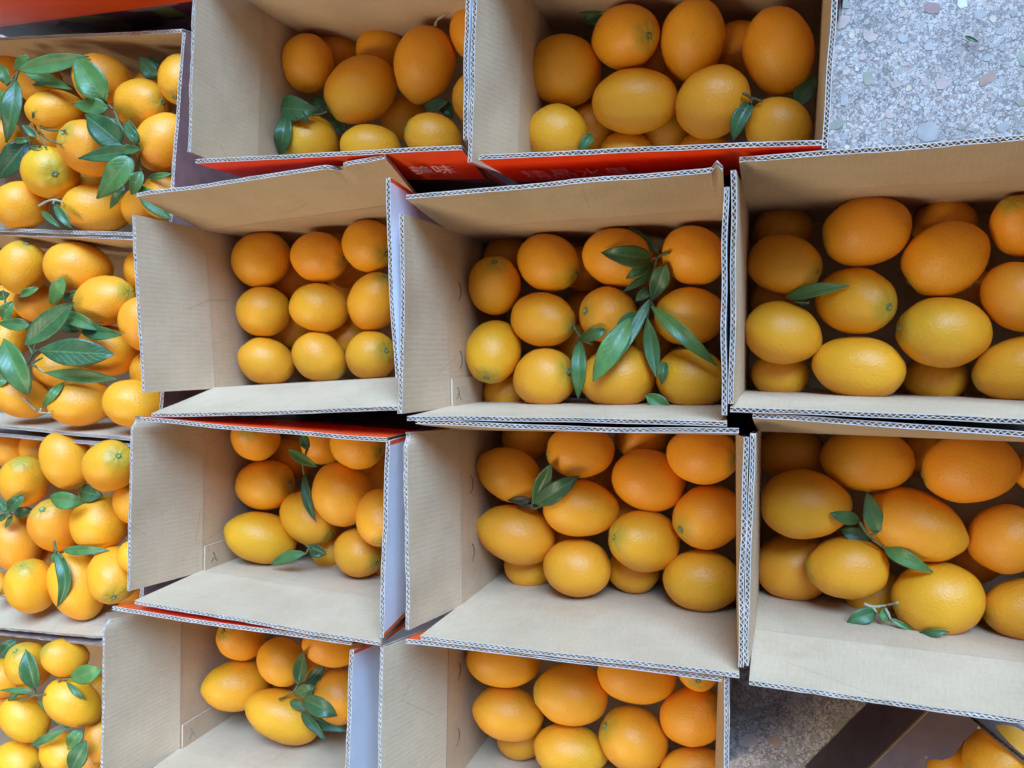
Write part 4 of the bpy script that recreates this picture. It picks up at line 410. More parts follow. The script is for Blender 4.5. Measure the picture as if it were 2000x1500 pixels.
# ------------------------------------------------------------------ materials
def kraft_material(name, base, dark, light):
    m, nt, b = mat(name)
    L = nt.links
    uv = N(nt, 'ShaderNodeUVMap')
    geo = N(nt, 'ShaderNodeNewGeometry')
    n1 = N(nt, 'ShaderNodeTexNoise', i_Scale=14.0, i_Detail=5.0)
    L.new(geo.outputs['Position'], n1.inputs['Vector'])
    mp = N(nt, 'ShaderNodeMapping')
    mp.inputs['Scale'].default_value = (650, 60, 1)
    L.new(uv.outputs[0], mp.inputs[0])
    n2 = N(nt, 'ShaderNodeTexNoise', i_Scale=1.0, i_Detail=3.0)
    L.new(mp.outputs[0], n2.inputs['Vector'])
    mp3 = N(nt, 'ShaderNodeMapping')
    mp3.inputs['Scale'].default_value = (12, 420, 1)
    L.new(uv.outputs[0], mp3.inputs[0])
    n3 = N(nt, 'ShaderNodeTexNoise', i_Scale=1.0, i_Detail=3.0)
    L.new(mp3.outputs[0], n3.inputs['Vector'])
    r1 = ramp(nt, [(0.3, dark), (0.55, base), (0.75, light)])
    L.new(n1.outputs[0], r1.inputs[0])
    r2 = ramp(nt, [(0.3, (0.94, 0.935, 0.925)), (0.7, (1.03, 1.03, 1.03))])
    L.new(n2.outputs[0], r2.inputs[0])
    r3 = ramp(nt, [(0.3, (0.965, 0.96, 0.95)), (0.7, (1.02, 1.02, 1.02))])
    L.new(n3.outputs[0], r3.inputs[0])
    c = mix(nt, 1.0, r1.outputs[0], r2.outputs[0], 'MULTIPLY')
    c = mix(nt, 1.0, c, r3.outputs[0], 'MULTIPLY')
    vo = N(nt, 'ShaderNodeTexNoise', i_Scale=900.0, i_Detail=1.0)
    L.new(geo.outputs['Position'], vo.inputs['Vector'])
    rv = ramp(nt, [(0.27, (0.6, 0.55, 0.5)), (0.36, (1, 1, 1))])
    L.new(vo.outputs[0], rv.inputs[0])
    c = mix(nt, 0.5, c, mix(nt, 1.0, c, rv.outputs[0], 'MULTIPLY'))
    ns_ = N(nt, 'ShaderNodeTexNoise', i_Scale=7.0, i_Detail=6.0, i_Roughness=0.65)
    L.new(geo.outputs['Position'], ns_.inputs['Vector'])
    rs = ramp(nt, [(0.56, (1, 1, 1)), (0.68, (0.86, 0.82, 0.76))])
    L.new(ns_.outputs[0], rs.inputs[0])
    c = mix(nt, 1.0, c, rs.outputs[0], 'MULTIPLY')
    wv2 = N(nt, 'ShaderNodeTexVoronoi', feature='DISTANCE_TO_EDGE', i_Scale=6.5)
    L.new(geo.outputs['Position'], wv2.inputs['Vector'])
    rc = ramp(nt, [(0.0, (0.86, 0.84, 0.80)), (0.007, (1, 1, 1))])
    L.new(wv2.outputs['Distance'], rc.inputs[0])
    ncr = N(nt, 'ShaderNodeTexNoise', i_Scale=11.0)
    L.new(geo.outputs['Position'], ncr.inputs['Vector'])
    fcr = mth(nt, 'GREATER_THAN', ncr.outputs[0], 0.60)
    c = mix(nt, fcr, c, mix(nt, 1.0, c, rc.outputs[0], 'MULTIPLY'))
    L.new(c, b.inputs['Base Color'])
    b.inputs['Roughness'].default_value = 0.72
    b.inputs['Specular IOR Level'].default_value = 0.3
    sx = N(nt, 'ShaderNodeSeparateXYZ')
    L.new(uv.outputs[0], sx.inputs[0])
    wv = mth(nt, 'SINE', mth(nt, 'MULTIPLY', sx.outputs[0], 2 * math.pi / FLUTE_PITCH))
    nrm = bump(nt, wv, 0.07, 0.0005)
    nrm = bump(nt, n2.outputs[0], 0.05, 0.0006, nrm)
    L.new(nrm, b.inputs['Normal'])
    return m


FLUTE_PITCH = 0.0056
KRAFT = kraft_material('kraft_liner', (0.60, 0.42, 0.255), (0.53, 0.366, 0.218), (0.65, 0.46, 0.285))


def simple(name, col, rough=0.6, spec=0.4):
    m, nt, b = mat(name)
    geo = N(nt, 'ShaderNodeNewGeometry')
    n1 = N(nt, 'ShaderNodeTexNoise', i_Scale=60.0, i_Detail=5.0)
    nt.links.new(geo.outputs['Position'], n1.inputs['Vector'])
    r = ramp(nt, [(0.3, tuple(x * 0.82 for x in col)), (0.7, tuple(min(1, x * 1.12) for x in col))])
    nt.links.new(n1.outputs[0], r.inputs[0])
    nt.links.new(r.outputs[0], b.inputs['Base Color'])
    b.inputs['Roughness'].default_value = rough
    b.inputs['Specular IOR Level'].default_value = spec
    return m


EDGE = simple('cut_paper_edge', (0.52, 0.44, 0.39), 0.8, 0.2)
FLUTE = simple('flute_paper', (0.56, 0.47, 0.38), 0.85, 0.2)
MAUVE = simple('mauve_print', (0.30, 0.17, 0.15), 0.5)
BROWN_SHADED = simple('brown_print_shaded', (0.125, 0.07, 0.062), 0.6)  # brown-purple print, its colour darkened for the shade lying on the askew carton
INK_WHITE = simple('white_ink', (0.88, 0.76, 0.76), 0.5)
STAPLE = simple('staple_metal', (0.55, 0.55, 0.56), 0.3)
STAPLE.node_tree.nodes['Principled BSDF'].inputs['Metallic'].default_value = 0.9
SLIT = simple('torn_slit', (0.20, 0.14, 0.09), 0.9, 0.1)


def red_print():
    m, nt, b = mat('vermilion_print')
    L = nt.links
    geo = N(nt, 'ShaderNodeNewGeometry')
    n1 = N(nt, 'ShaderNodeTexNoise', i_Scale=25.0, i_Detail=4.0)
    L.new(geo.outputs['Position'], n1.inputs['Vector'])
    r = ramp(nt, [(0.3, (0.93, 0.095, 0.016)), (0.7, (0.97, 0.125, 0.020))])
    L.new(n1.outputs[0], r.inputs[0])
    L.new(r.outputs[0], b.inputs['Base Color'])
    b.inputs['Roughness'].default_value = 0.34
    return m


def white_print():
    # glossy white side panel with a printed red margin at each end
    m, nt, b = mat('white_side_print')
    L = nt.links
    uv = N(nt, 'ShaderNodeUVMap', uv_map='span')
    sx = N(nt, 'ShaderNodeSeparateXYZ')
    L.new(uv.outputs[0], sx.inputs[0])
    d = mth(nt, 'ABSOLUTE', mth(nt, 'SUBTRACT', sx.outputs[0], 0.5))
    f = mth(nt, 'GREATER_THAN', d, 0.478)
    c = mix(nt, f, (0.87, 0.86, 0.88), (0.95, 0.12, 0.022))
    L.new(c, b.inputs['Base Color'])
    b.inputs['Roughness'].default_value = 0.32
    return m


def picture_print():
    # dark photographic print (leaves on purple-black) that covers the lower part of the long walls
    m, nt, b = mat('leaf_picture_print')
    L = nt.links
    geo = N(nt, 'ShaderNodeNewGeometry')
    mp = N(nt, 'ShaderNodeMapping')
    mp.inputs['Scale'].default_value = (22, 22, 40)
    mp.inputs['Rotation'].default_value = (0.3, 0.5, 0.2)
    L.new(geo.outputs['Position'], mp.inputs[0])
    v = N(nt, 'ShaderNodeTexVoronoi', i_Scale=1.0)
    L.new(mp.outputs[0], v.inputs['Vector'])
    r = ramp(nt, [(0.0, (0.05, 0.035, 0.05)), (0.4, (0.10, 0.03, 0.045)), (0.6, (0.13, 0.15, 0.05)), (0.8, (0.22, 0.16, 0.2))], 'CONSTANT')
    sp = N(nt, 'ShaderNodeSeparateColor')
    L.new(v.outputs['Color'], sp.inputs[0])
    L.new(sp.outputs[0], r.inputs[0])
    L.new(r.outputs[0], b.inputs['Base Color'])
    b.inputs['Roughness'].default_value = 0.35
    return m


RED, WHITE, PICTURE = red_print(), white_print(), picture_print()


def orange_material():
    m, nt, b = mat('orange_peel')
    L = nt.links
    oi = N(nt, 'ShaderNodeObjectInfo')
    tc = N(nt, 'ShaderNodeTexCoord')
    sc = N(nt, 'ShaderNodeSeparateColor')
    L.new(oi.outputs['Color'], sc.inputs[0])
    off = N(nt, 'ShaderNodeVectorMath', operation='ADD')
    L.new(tc.outputs['Object'], off.inputs[0])
    cmb = N(nt, 'ShaderNodeCombineXYZ')
    rr = mth(nt, 'MULTIPLY', oi.outputs['Random'], 60.0)
    for k in range(3):
        L.new(rr, cmb.inputs[k])
    L.new(cmb.outputs[0], off.inputs[1])
    P = off.outputs[0]
    base = ramp(nt, [(0.0, (0.90, 0.425, 0.014)), (0.35, (0.90, 0.38, 0.014)), (0.65, (0.89, 0.33, 0.016)), (1.0, (0.87, 0.27, 0.02))])
    n0 = N(nt, 'ShaderNodeTexNoise', i_Scale=1.1, i_Detail=3.0)
    L.new(P, n0.inputs['Vector'])
    tone = mth(nt, 'ADD', sc.outputs[0], mth(nt, 'MULTIPLY', mth(nt, 'SUBTRACT', n0.outputs[0], 0.5), 0.55), True)
    L.new(tone, base.inputs[0])
    # green blush round the stem end and on one shoulder
    sx = N(nt, 'ShaderNodeSeparateXYZ')
    L.new(tc.outputs['Object'], sx.inputs[0])
    n1 = N(nt, 'ShaderNodeTexNoise', i_Scale=2.2, i_Detail=4.0)
    L.new(P, n1.inputs['Vector'])
    k = mth(nt, 'ADD', mth(nt, 'MULTIPLY', sx.outputs[2], 0.55), mth(nt, 'MULTIPLY', sx.outputs[0], 0.25))
    k = mth(nt, 'ADD', k, mth(nt, 'MULTIPLY', mth(nt, 'SUBTRACT', n1.outputs[0], 0.5), 1.1))
    k = mth(nt, 'MULTIPLY', mth(nt, 'SUBTRACT', k, 0.12), 2.0, True)
    k = mth(nt, 'MULTIPLY', k, mth(nt, 'MULTIPLY', sc.outputs[1], 0.95), True)
    c = mix(nt, k, base.outputs[0], (0.50, 0.38, 0.015))
    tip = mth(nt, 'MULTIPLY', mth(nt, 'SUBTRACT', sx.outputs[2], 0.80), 4.5, True)
    tip = mth(nt, 'MULTIPLY', tip, sc.outputs[2])
    c = mix(nt, mth(nt, 'MULTIPLY', tip, 0.75), c, (0.30, 0.27, 0.03))
    # small scars
    n2 = N(nt, 'ShaderNodeTexNoise', i_Scale=9.0, i_Detail=5.0, i_Roughness=0.7)
    L.new(P, n2.inputs['Vector'])
    r2 = ramp(nt, [(0.64, (0, 0, 0)), (0.72, (1, 1, 1))])
    L.new(n2.outputs[0], r2.inputs[0])
    c = mix(nt, mth(nt, 'MULTIPLY', r2.outputs[0], 0.45), c, (0.34, 0.19, 0.05))
    v = N(nt, 'ShaderNodeTexVoronoi', i_Scale=30.0)
    L.new(P, v.inputs['Vector'])
    rv = ramp(nt, [(0.0, (0.92, 0.87, 0.82)), (0.28, (1, 1, 1))])
    L.new(v.outputs['Distance'], rv.inputs[0])
    c = mix(nt, 0.8, c, mix(nt, 1.0, c, rv.outputs[0], 'MULTIPLY'))
    L.new(c, b.inputs['Base Color'])
    b.inputs['Roughness'].default_value = 0.42
    b.inputs['Specular IOR Level'].default_value = 0.45
    b.inputs['Subsurface Weight'].default_value = 0.0
    b.inputs['Subsurface Radius'].default_value = (1.0, 0.45, 0.08)
    b.inputs['Subsurface Scale'].default_value = 0.006
    n3 = N(nt, 'ShaderNodeTexNoise', i_Scale=13.0, i_Detail=2.0)
    L.new(P, n3.inputs['Vector'])
    nrm = bump(nt, v.outputs['Distance'], 0.26, 0.0008)
    nrm = bump(nt, n3.outputs[0], 0.30, 0.0015, nrm)
    L.new(nrm, b.inputs['Normal'])
    return m


PEEL = orange_material()
CALYX = simple('calyx_green', (0.16, 0.19, 0.05), 0.7)
CALYX_PIT = simple('stem_pit_pale', (0.42, 0.38, 0.16), 0.8)


def leaf_material(name, under):
    m, nt, b = mat(name)
    L = nt.links
    oi = N(nt, 'ShaderNodeObjectInfo')
    sc = N(nt, 'ShaderNodeSeparateColor')
    L.new(oi.outputs['Color'], sc.inputs[0])
    uv = N(nt, 'ShaderNodeUVMap')
    sx = N(nt, 'ShaderNodeSeparateXYZ')
    L.new(uv.outputs[0], sx.inputs[0])
    if under:
        r = ramp(nt, [(0, (0.10, 0.15, 0.05)), (1, (0.19, 0.27, 0.085))])
    else:
        r = ramp(nt, [(0, (0.020, 0.060, 0.028)), (0.5, (0.050, 0.125, 0.038)), (1, (0.12, 0.25, 0.055))])
    L.new(sc.outputs[0], r.inputs[0])
    geo = N(nt, 'ShaderNodeNewGeometry')
    n1 = N(nt, 'ShaderNodeTexNoise', i_Scale=70.0, i_Detail=4.0)
    L.new(geo.outputs['Position'], n1.inputs['Vector'])
    r1 = ramp(nt, [(0.3, (0.72, 0.74, 0.7)), (0.7, (1.2, 1.15, 1.1))])
    L.new(n1.outputs[0], r1.inputs[0])
    c = mix(nt, 1.0, r.outputs[0], r1.outputs[0], 'MULTIPLY')
    a = mth(nt, 'ABSOLUTE', mth(nt, 'SUBTRACT', sx.outputs[1], 0.5))
    rib = ramp(nt, [(0.0, (1, 1, 1)), (0.05, (0, 0, 0))])
    L.new(a, rib.inputs[0])
    c = mix(nt, mth(nt, 'MULTIPLY', rib.outputs[0], 0.55), c, (0.16, 0.26, 0.08))
    vein = mth(nt, 'SINE', mth(nt, 'MULTIPLY', mth(nt, 'SUBTRACT', sx.outputs[0], mth(nt, 'MULTIPLY', a, 0.45)), 62.0))
    vr = ramp(nt, [(0.90, (0, 0, 0)), (1.0, (1, 1, 1))])
    L.new(vein, vr.inputs[0])
    c = mix(nt, mth(nt, 'MULTIPLY', vr.outputs[0], 0.16), c, (0.16, 0.26, 0.08))
    dry = mth(nt, 'GREATER_THAN', sc.outputs[1], 0.5)
    c = mix(nt, dry, c, (0.055, 0.034, 0.016))
    L.new(c, b.inputs['Base Color'])
    b.inputs['Roughness'].default_value = 0.55 if under else 0.40
    b.inputs['Specular IOR Level'].default_value = 0.5
    b.inputs['Subsurface Weight'].default_value = 0.0
    L.new(bump(nt, mth(nt, 'ADD', vr.outputs[0], n1.outputs[0]), 0.35, 0.0006), b.inputs['Normal'])
    return m


LEAF, LEAF_UNDER = leaf_material('leaf_upper', False), leaf_material('leaf_under', True)
TWIG = simple('green_twig', (0.13, 0.15, 0.06), 0.7)
TWIG_PALE = simple('pale_twig', (0.40, 0.37, 0.24), 0.8)


def terrazzo_material():
    m, nt, b = mat('terrazzo')
    L = nt.links
    geo = N(nt, 'ShaderNodeNewGeometry')
    nz = N(nt, 'ShaderNodeTexNoise', i_Scale=160.0, i_Detail=2.0)
    L.new(geo.outputs['Position'], nz.inputs['Vector'])
    wob = N(nt, 'ShaderNodeVectorMath', operation='SCALE')
    wob.inputs['Scale'].default_value = 0.004
    L.new(nz.outputs['Color'], wob.inputs[0])
    add = N(nt, 'ShaderNodeVectorMath', operation='ADD')
    L.new(geo.outputs['Position'], add.inputs[0])
    L.new(wob.outputs[0], add.inputs[1])
    c = None
    matrix = ramp(nt, [(0.3, (0.22, 0.175, 0.148)), (0.7, (0.29, 0.23, 0.19))])
    nm = N(nt, 'ShaderNodeTexNoise', i_Scale=40.0, i_Detail=4.0)
    L.new(geo.outputs['Position'], nm.inputs['Vector'])
    L.new(nm.outputs[0], matrix.inputs[0])
    c = matrix.outputs[0]
    for scale, thr, pres in ((420.0, 0.075, 0.78), (230.0, 0.09, 0.42)):
        ve = N(nt, 'ShaderNodeTexVoronoi', feature='DISTANCE_TO_EDGE', i_Scale=scale)
        vc = N(nt, 'ShaderNodeTexVoronoi', i_Scale=scale)
        for v in (ve, vc):
            L.new(add.outputs[0], v.inputs['Vector'])
        sp = N(nt, 'ShaderNodeSeparateColor')
        L.new(vc.outputs['Color'], sp.inputs[0])
        pal = ramp(nt, [(0.0, (0.60, 0.49, 0.40)), (0.35, (0.46, 0.37, 0.31)), (0.55, (0.60, 0.49, 0.41)), (0.72, (0.40, 0.27, 0.21)),
                        (0.82, (0.33, 0.28, 0.21)), (0.9, (0.54, 0.40, 0.30))], 'CONSTANT')
        L.new(sp.outputs[0], pal.inputs[0])
        f = mth(nt, 'MULTIPLY', mth(nt, 'GREATER_THAN', ve.outputs['Distance'], thr), mth(nt, 'LESS_THAN', sp.outputs[1], pres))
        c = mix(nt, f, c, pal.outputs[0])
    np_ = N(nt, 'ShaderNodeTexNoise', i_Scale=16.0, i_Detail=5.0)
    L.new(geo.outputs['Position'], np_.inputs['Vector'])
    rp_ = ramp(nt, [(0.35, (0.72, 0.71, 0.70)), (0.65, (1.02, 1.0, 0.98))])
    L.new(np_.outputs[0], rp_.inputs[0])
    c = mix(nt, 1.0, c, rp_.outputs[0], 'MULTIPLY')
    L.new(c, b.inputs['Base Color'])
    b.inputs['Roughness'].default_value = 0.42
    b.inputs['Specular IOR Level'].default_value = 0.3
    L.new(bump(nt, nm.outputs[0], 0.05, 0.001), b.inputs['Normal'])
    return m


TERRAZZO = terrazzo_material()
CHIPS = [simple('stone_' + n, c, 0.35) for n, c in (
    ('white', (0.68, 0.57, 0.47)), ('pale_pink', (0.52, 0.36, 0.28)), ('maroon', (0.32, 0.17, 0.14)), ('grey', (0.40, 0.34, 0.29)),
    ('green', (0.31, 0.28, 0.19)), ('cream', (0.60, 0.46, 0.30)), ('rust', (0.42, 0.24, 0.17)), ('white_blue', (0.58, 0.50, 0.44)))]


# ------------------------------------------------------------------ object helpers
def tag(ob, label=None, cat=None, group=None, kind=None):
    for k, v in (('label', label), ('category', cat), ('group', group), ('kind', kind)):
        if v:
            ob[k] = v
    return ob


def new_mesh(name, verts, faces, mats, fmat=None, smooth=False, uvs=None):
    me = bpy.data.meshes.new(name)
    me.from_pydata([tuple(v) for v in verts], [], faces)
    for m in mats:
        me.materials.append(m)
    if fmat:
        me.polygons.foreach_set('material_index', fmat)
    if smooth:
        me.polygons.foreach_set('use_smooth', [True] * len(faces))
    for uname, arr in (uvs or {}).items():
        lay = me.uv_layers.new(name=uname)
        li = np.empty(len(me.loops), dtype=np.int32)
        me.loops.foreach_get('vertex_index', li)
        lay.data.foreach_set('uv', np.asarray(arr, dtype=np.float32)[li].ravel())
    me.update()
    return me


def link(name, me, parent=None, loc=None):
    ob = bpy.data.objects.new(name, me)
    COL.objects.link(ob)
    if parent is not None:
        ob.parent = parent
    if loc is not None:
        ob.location = loc
    return ob


def empty(name, loc):
    ob = bpy.data.objects.new(name, None)
    COL.objects.link(ob)
    ob.location = loc
    ob.empty_display_size = 0.03
    return ob


# ------------------------------------------------------------------ floor
floor = link('terrazzo_floor', new_mesh('terrazzo_floor', [(-3, -3, 0), (3, -3, 0), (3, 3, 0), (-3, 3, 0)], [(0, 1, 2, 3)], [TERRAZZO]))
tag(floor, 'polished grey terrazzo floor with white, pink and maroon stone chips', 'floor', kind='structure')
rng = random.Random(3)
placed = []


def scatter_chips(x0, x1, y0, y1, count, rmin, rmax):
    made = tries = 0
    while made < count and tries < 6000:
        tries += 1
        x, y = rng.uniform(x0, x1), rng.uniform(y0, y1)
        r = rmin + (rmax - rmin) * rng.random() ** 1.7
        if any((x - a) ** 2 + (y - b) ** 2 < (1.15 * (r + c)) ** 2 for a, b, c in placed):
            continue
        placed.append((x, y, r))
        made += 1
        n = rng.randint(5, 8)
        rot, asp = rng.uniform(0, 6.28), rng.uniform(0.5, 1.0)
        pts = []
        for k in range(n):
            t = 2 * math.pi * (k + rng.uniform(-0.25, 0.25)) / n
            q = r * rng.uniform(0.8, 1.1)
            a, b = q * math.cos(t), q * asp * math.sin(t)
            pts.append((a * math.cos(rot) - b * math.sin(rot), a * math.sin(rot) + b * math.cos(rot)))
        z = 0.0005
        vs_ = [(a, b, -0.001) for a, b in pts] + [(a * 0.97, b * 0.97, z) for a, b in pts]
        fs = [tuple(range(n, 2 * n))] + [(k, (k + 1) % n, n + (k + 1) % n, n + k) for k in range(n)]
        big = r > 0.009
        mi = rng.choice((2, 3, 4, 6, 1, 3, 4, 6) if big else (0, 3, 1, 7, 1, 5, 3, 4))
        link('stone_chip', new_mesh('stone_chip', vs_, fs, [CHIPS[mi]]), floor, (x, y, 0))


scatter_chips(0.05, 0.40, 0.24, 0.56, 220, 0.0032, 0.0150)
scatter_chips(-0.09, 0.10, -0.62, -0.40, 60, 0.0032, 0.014)


# ------------------------------------------------------------------ cartons
BOARD = 0.0045          # thickness of the corrugated board
LINER = 0.0007


def board_panel(A, B, B2, A2, outward, seed, outer_mat, ragged=0.0025, bow=0.0, dents=(), holes=None, ns=64, ntt=5, span_w=None):
    """corrugated sheet: inner face on the quad A-B-B2-A2 (A-B hinge, A2-B2 free edge); returns liner and fluting meshes"""
    A, B, B2, A2 = (Vector(v) for v in (A, B, B2, A2))
    nrm = (B - A).cross(A2 - A).normalized()
    if nrm.dot(outward) < 0:
        nrm = -nrm
    wid = (B - A).length
    hei = ((A2 - A).length + (B2 - B).length) / 2
    r = random.Random(seed)
    o1, o2, o3 = (r.uniform(0, 90) for _ in range(3))

    def jag(s, k):
        v = noise.noise(Vector((s * wid * 55, k * 3.1, o1))) * 0.55 + noise.noise(Vector((s * wid * 190, k * 5.7, o2))) * 0.45
        return v * ragged / hei

    def point(s, t, n, k=0):
        te = t
        if t > 0.5:
            te = t + jag(s, k) * ((t - 0.5) * 2) ** 2
            for ds, dw, dd in dents:
                g = math.exp(-((s - ds) / dw) ** 2)
                te -= dd * g * ((t - 0.5) * 2) ** 2
        p = A.lerp(B, s).lerp(A2.lerp(B2, s), te)
        w = bow * math.sin(math.pi * s) * t * t
        w += 0.0012 * t * noise.noise(Vector((s * 4 + o3, t * 2, o1)))
        for ds, dw, dd in dents:
            if t > 0.5:
                w += 0.006 * math.exp(-((s - ds) / dw) ** 2) * (t - 0.5)
        return p + nrm * (n + w - BOARD / 2)

    verts, faces, fm, uvm, uvs = [], [], [], [], []

    def slab(n0, n1, k, mat0, mat1):
        base = len(verts)
        for n in (n0, n1):
            for j in range(ntt + 1):
                t = j / ntt
                for i in range(ns + 1):
                    s = i / ns
                    verts.append(point(s, t, n, k))
                    uvm.append((s * wid, t * hei))
                    uvs.append((s, t))
        q = (ns + 1) * (ntt + 1)

        def I(l, i, j):
            return base + l * q + j * (ns + 1) + i
        for j in range(ntt):
            for i in range(ns):
                faces.append((I(0, i, j), I(0, i, j + 1), I(0, i + 1, j + 1), I(0, i + 1, j)))
                fm.append(mat0)
                faces.append((I(1, i, j), I(1, i + 1, j), I(1, i + 1, j + 1), I(1, i, j + 1)))
                fm.append(mat1)
        for i in range(ns):
            faces.append((I(0, i, ntt), I(1, i, ntt), I(1, i + 1, ntt), I(0, i + 1, ntt)))
            fm.append(2)
        for j in range(ntt):
            faces.append((I(0, 0, j), I(1, 0, j), I(1, 0, j + 1), I(0, 0, j + 1)))
            fm.append(2)
            faces.append((I(0, ns, j), I(0, ns, j + 1), I(1, ns, j + 1), I(1, ns, j)))
            fm.append(2)
    slab(0.0, LINER, 0, 0, 0)
    slab(BOARD - LINER, BOARD, 1, 0, 1)
    liner = new_mesh('board', verts, faces, [KRAFT, outer_mat, EDGE], fm, False, {'UVMap': uvm, 'span': uvs})
    # fluting
    waves = max(6, int(wid / FLUTE_PITCH))
    nseg = waves * 6
    mid, amp = BOARD / 2, BOARD / 2 - LINER - 0.0001
    fv, ff = [], []
    tt = (0.02, 0.6, 1.002)
    for th in (-0.0004, 0.0004):
        for t in tt:
            for i in range(nseg + 1):
                s = i / nseg
                a = 2 * math.pi * (s * waves + 0.35 * noise.noise(Vector((s * wid * 40, o2, o1))))
                crush = 0.62 + 0.75 * noise.noise(Vector((s * wid * 18, o1, o3)))
                crush = max(0.12, min(1.0, crush + 0.25))
                tri = math.asin(math.sin(a)) * 2 / math.pi
                fv.append(point(s, t, mid + amp * crush * (0.65 * tri + 0.35 * math.sin(a)) + th, 2))
    q = nseg + 1
    for l in range(2):
        for j in range(2):
            for i in range(nseg):
                o = (l * 3 + j) * q + i
                ff.append((o, o + 1, o + q + 1, o + q))
    for i in range(nseg):
        o = 2 * q + i
        ff.append((o, o + 1, o + 3 * q + 1, o + 3 * q))
    o = len(fv)                          # added strip across the cavities, so the shade inside them stays brown
    for i in range(ns + 1):
        fv.append(point(i / ns, 0.968, LINER * 0.9, 2))
        fv.append(point(i / ns, 0.968, BOARD - LINER * 0.9, 2))
    for i in range(ns):
        ff.append((o + 2 * i, o + 2 * i + 1, o + 2 * i + 3, o + 2 * i + 2))
    flute = new_mesh('fluting', fv, ff, [FLUTE], None, False)
    return liner, flute


ROWN = {'0': '', '1': 'top-row', '2': 'second-row', '3': 'third-row', '4': 'bottom-row'}
CARTON_LABELS = {
    'L0': 'red-fronted carton at the top corner behind the leafy first-column carton',
    'L1': 'carton heaped with oranges and the largest leafy sprigs, notched back flap',
    'L2': 'carton of oranges under a sprig of broad dark leaves, second in first column',
    'L3': 'brimful carton with one long hanging leaf at its front, third in first column',
    'L4': 'brimful carton at the bottom of the first column, bright yellow orange at front',
    'M1': 'open carton with red front flap and a folded teal leaf inside, top row',
    'M2': 'open carton showing nine oranges in a neat three by three block',
    'M3': 'open carton with white side flap and narrow-leaved sprig, third row',
    'M4': 'open carton with a dark cluster of leaves, bottom row, white side flap',
    'N0': 'red carton standing on the floor behind the carton beside the terrazzo',
    'N1': 'open carton with red lettered front flap beside the bare terrazzo floor',
    'N2': 'open carton with one long leafy sprig lying down its middle',
    'N3': 'open carton with two upright leaves and a dried leaf, third row',
    'N4': 'open carton without any leaves in the bottom row',
    'R2': 'open carton with a single slender leaf, fourth column second row',
    'R3': 'open carton with a cut pale stalk by its deep front wall, fourth column',
    'R4': 'shaded torn brown carton set askew on the dark floor corner',
}
DENTS = {('M2', 't'): [(0.82, 0.018, 0.14)], ('L1', 't'): [(0.80, 0.022, 0.16)], ('R2', 't'): [(0.02, 0.02, 0.08)], ('N2', 't'): [(0.985, 0.01, -0.09)],
         ('N3', 'l'): [(0.02, 0.03, 0.10)], ('R4', 'l'): [(0.30, 0.05, 0.30), (0.42, 0.02, 0.2), (0.62, 0.04, 0.35), (0.75, 0.02, 0.2)], ('L3', 'b'): [(0.80, 0.03, 0.12)],
         ('M3', 'l'): [(0.02, 0.03, 0.08)], ('M4', 'l'): [(0.03, 0.03, 0.1)]}
HINGE = {'l': (0, 3), 't': (0, 1), 'r': (1, 2), 'b': (3, 2)}
flap_frames = {}
cartons = {}
for ci, (cn, rim, flaps) in enumerate(CARTONS):
    rim = [Vector(v) for v in rim]
    cen = sum(rim, Vector()) / 4
    base = Vector((cen.x, cen.y, 0))
    root = tag(empty('carton', base), CARTON_LABELS[cn], 'carton', 'open cardboard cartons of oranges')
    cartons[cn] = root
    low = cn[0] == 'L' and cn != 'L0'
    rz = rim[0].z
    for k in 'ltrb':
        a, b = rim[HINGE[k][0]] - base, rim[HINGE[k][1]] - base
        outw = ((a + b) / 2)
        outw = Vector((outw.x, outw.y, 0)).normalized()
        pm = BROWN_SHADED if cn == 'R4' else MAUVE if low else (WHITE if k in 'lr' else RED)
        wm = BROWN_SHADED if cn == 'R4' else MAUVE if low else (WHITE if k in 'lr' else PICTURE)
        # wall: hangs from the rim to the floor
        d = Vector((0, 0, -(rz - 0.004)))
        g = Vector((0, 0, -0.00005))
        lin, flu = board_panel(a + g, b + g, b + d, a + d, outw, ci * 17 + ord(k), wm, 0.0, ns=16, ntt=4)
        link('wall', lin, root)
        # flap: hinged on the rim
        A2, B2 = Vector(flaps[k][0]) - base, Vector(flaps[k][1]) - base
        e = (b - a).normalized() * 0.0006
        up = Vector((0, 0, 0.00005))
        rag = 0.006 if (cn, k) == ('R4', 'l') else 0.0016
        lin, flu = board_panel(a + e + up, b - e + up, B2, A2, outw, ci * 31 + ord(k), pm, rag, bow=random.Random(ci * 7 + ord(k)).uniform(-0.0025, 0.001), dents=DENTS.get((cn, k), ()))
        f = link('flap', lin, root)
        link('fluting', flu, f)
        flap_frames[(cn, k)] = (f, a, b, A2, B2, outw)
    # bottom
    zb = 0.004
    vb = [(v.x - base.x, v.y - base.y, z) for z in (0.0015, zb) for v in rim]
    link('base', new_mesh('base', vb, [(0, 1, 2, 3), (7, 6, 5, 4)], [KRAFT], None, False, {'UVMap': [(v[0], v[1]) for v in vb]}), root)


def wall_frame(cn):
    """left wall: origin at the front rim corner, u towards the back, w into the carton"""
    rim = [Vector(v) for v in dict((c[0], c[1]) for c in CARTONS)[cn]]
    o, u = rim[3], (rim[0] - rim[3]).normalized()
    w = (rim[2] - rim[3]).normalized()
    return o, u, w


def strip_mesh(pts, th, w, name, m):
    """flat plate given by corner points, thickness th along w"""
    n = len(pts)
    vv = [p for p in pts] + [p + w * th for p in pts]
    ff = [tuple(range(n))[::-1], tuple(range(n, 2 * n))] + [(k, (k + 1) % n, n + (k + 1) % n, n + k) for k in range(n)]
    return new_mesh(name, vv, ff, [m], None, False, {'UVMap': [(p.y, p.z) for p in vv]})


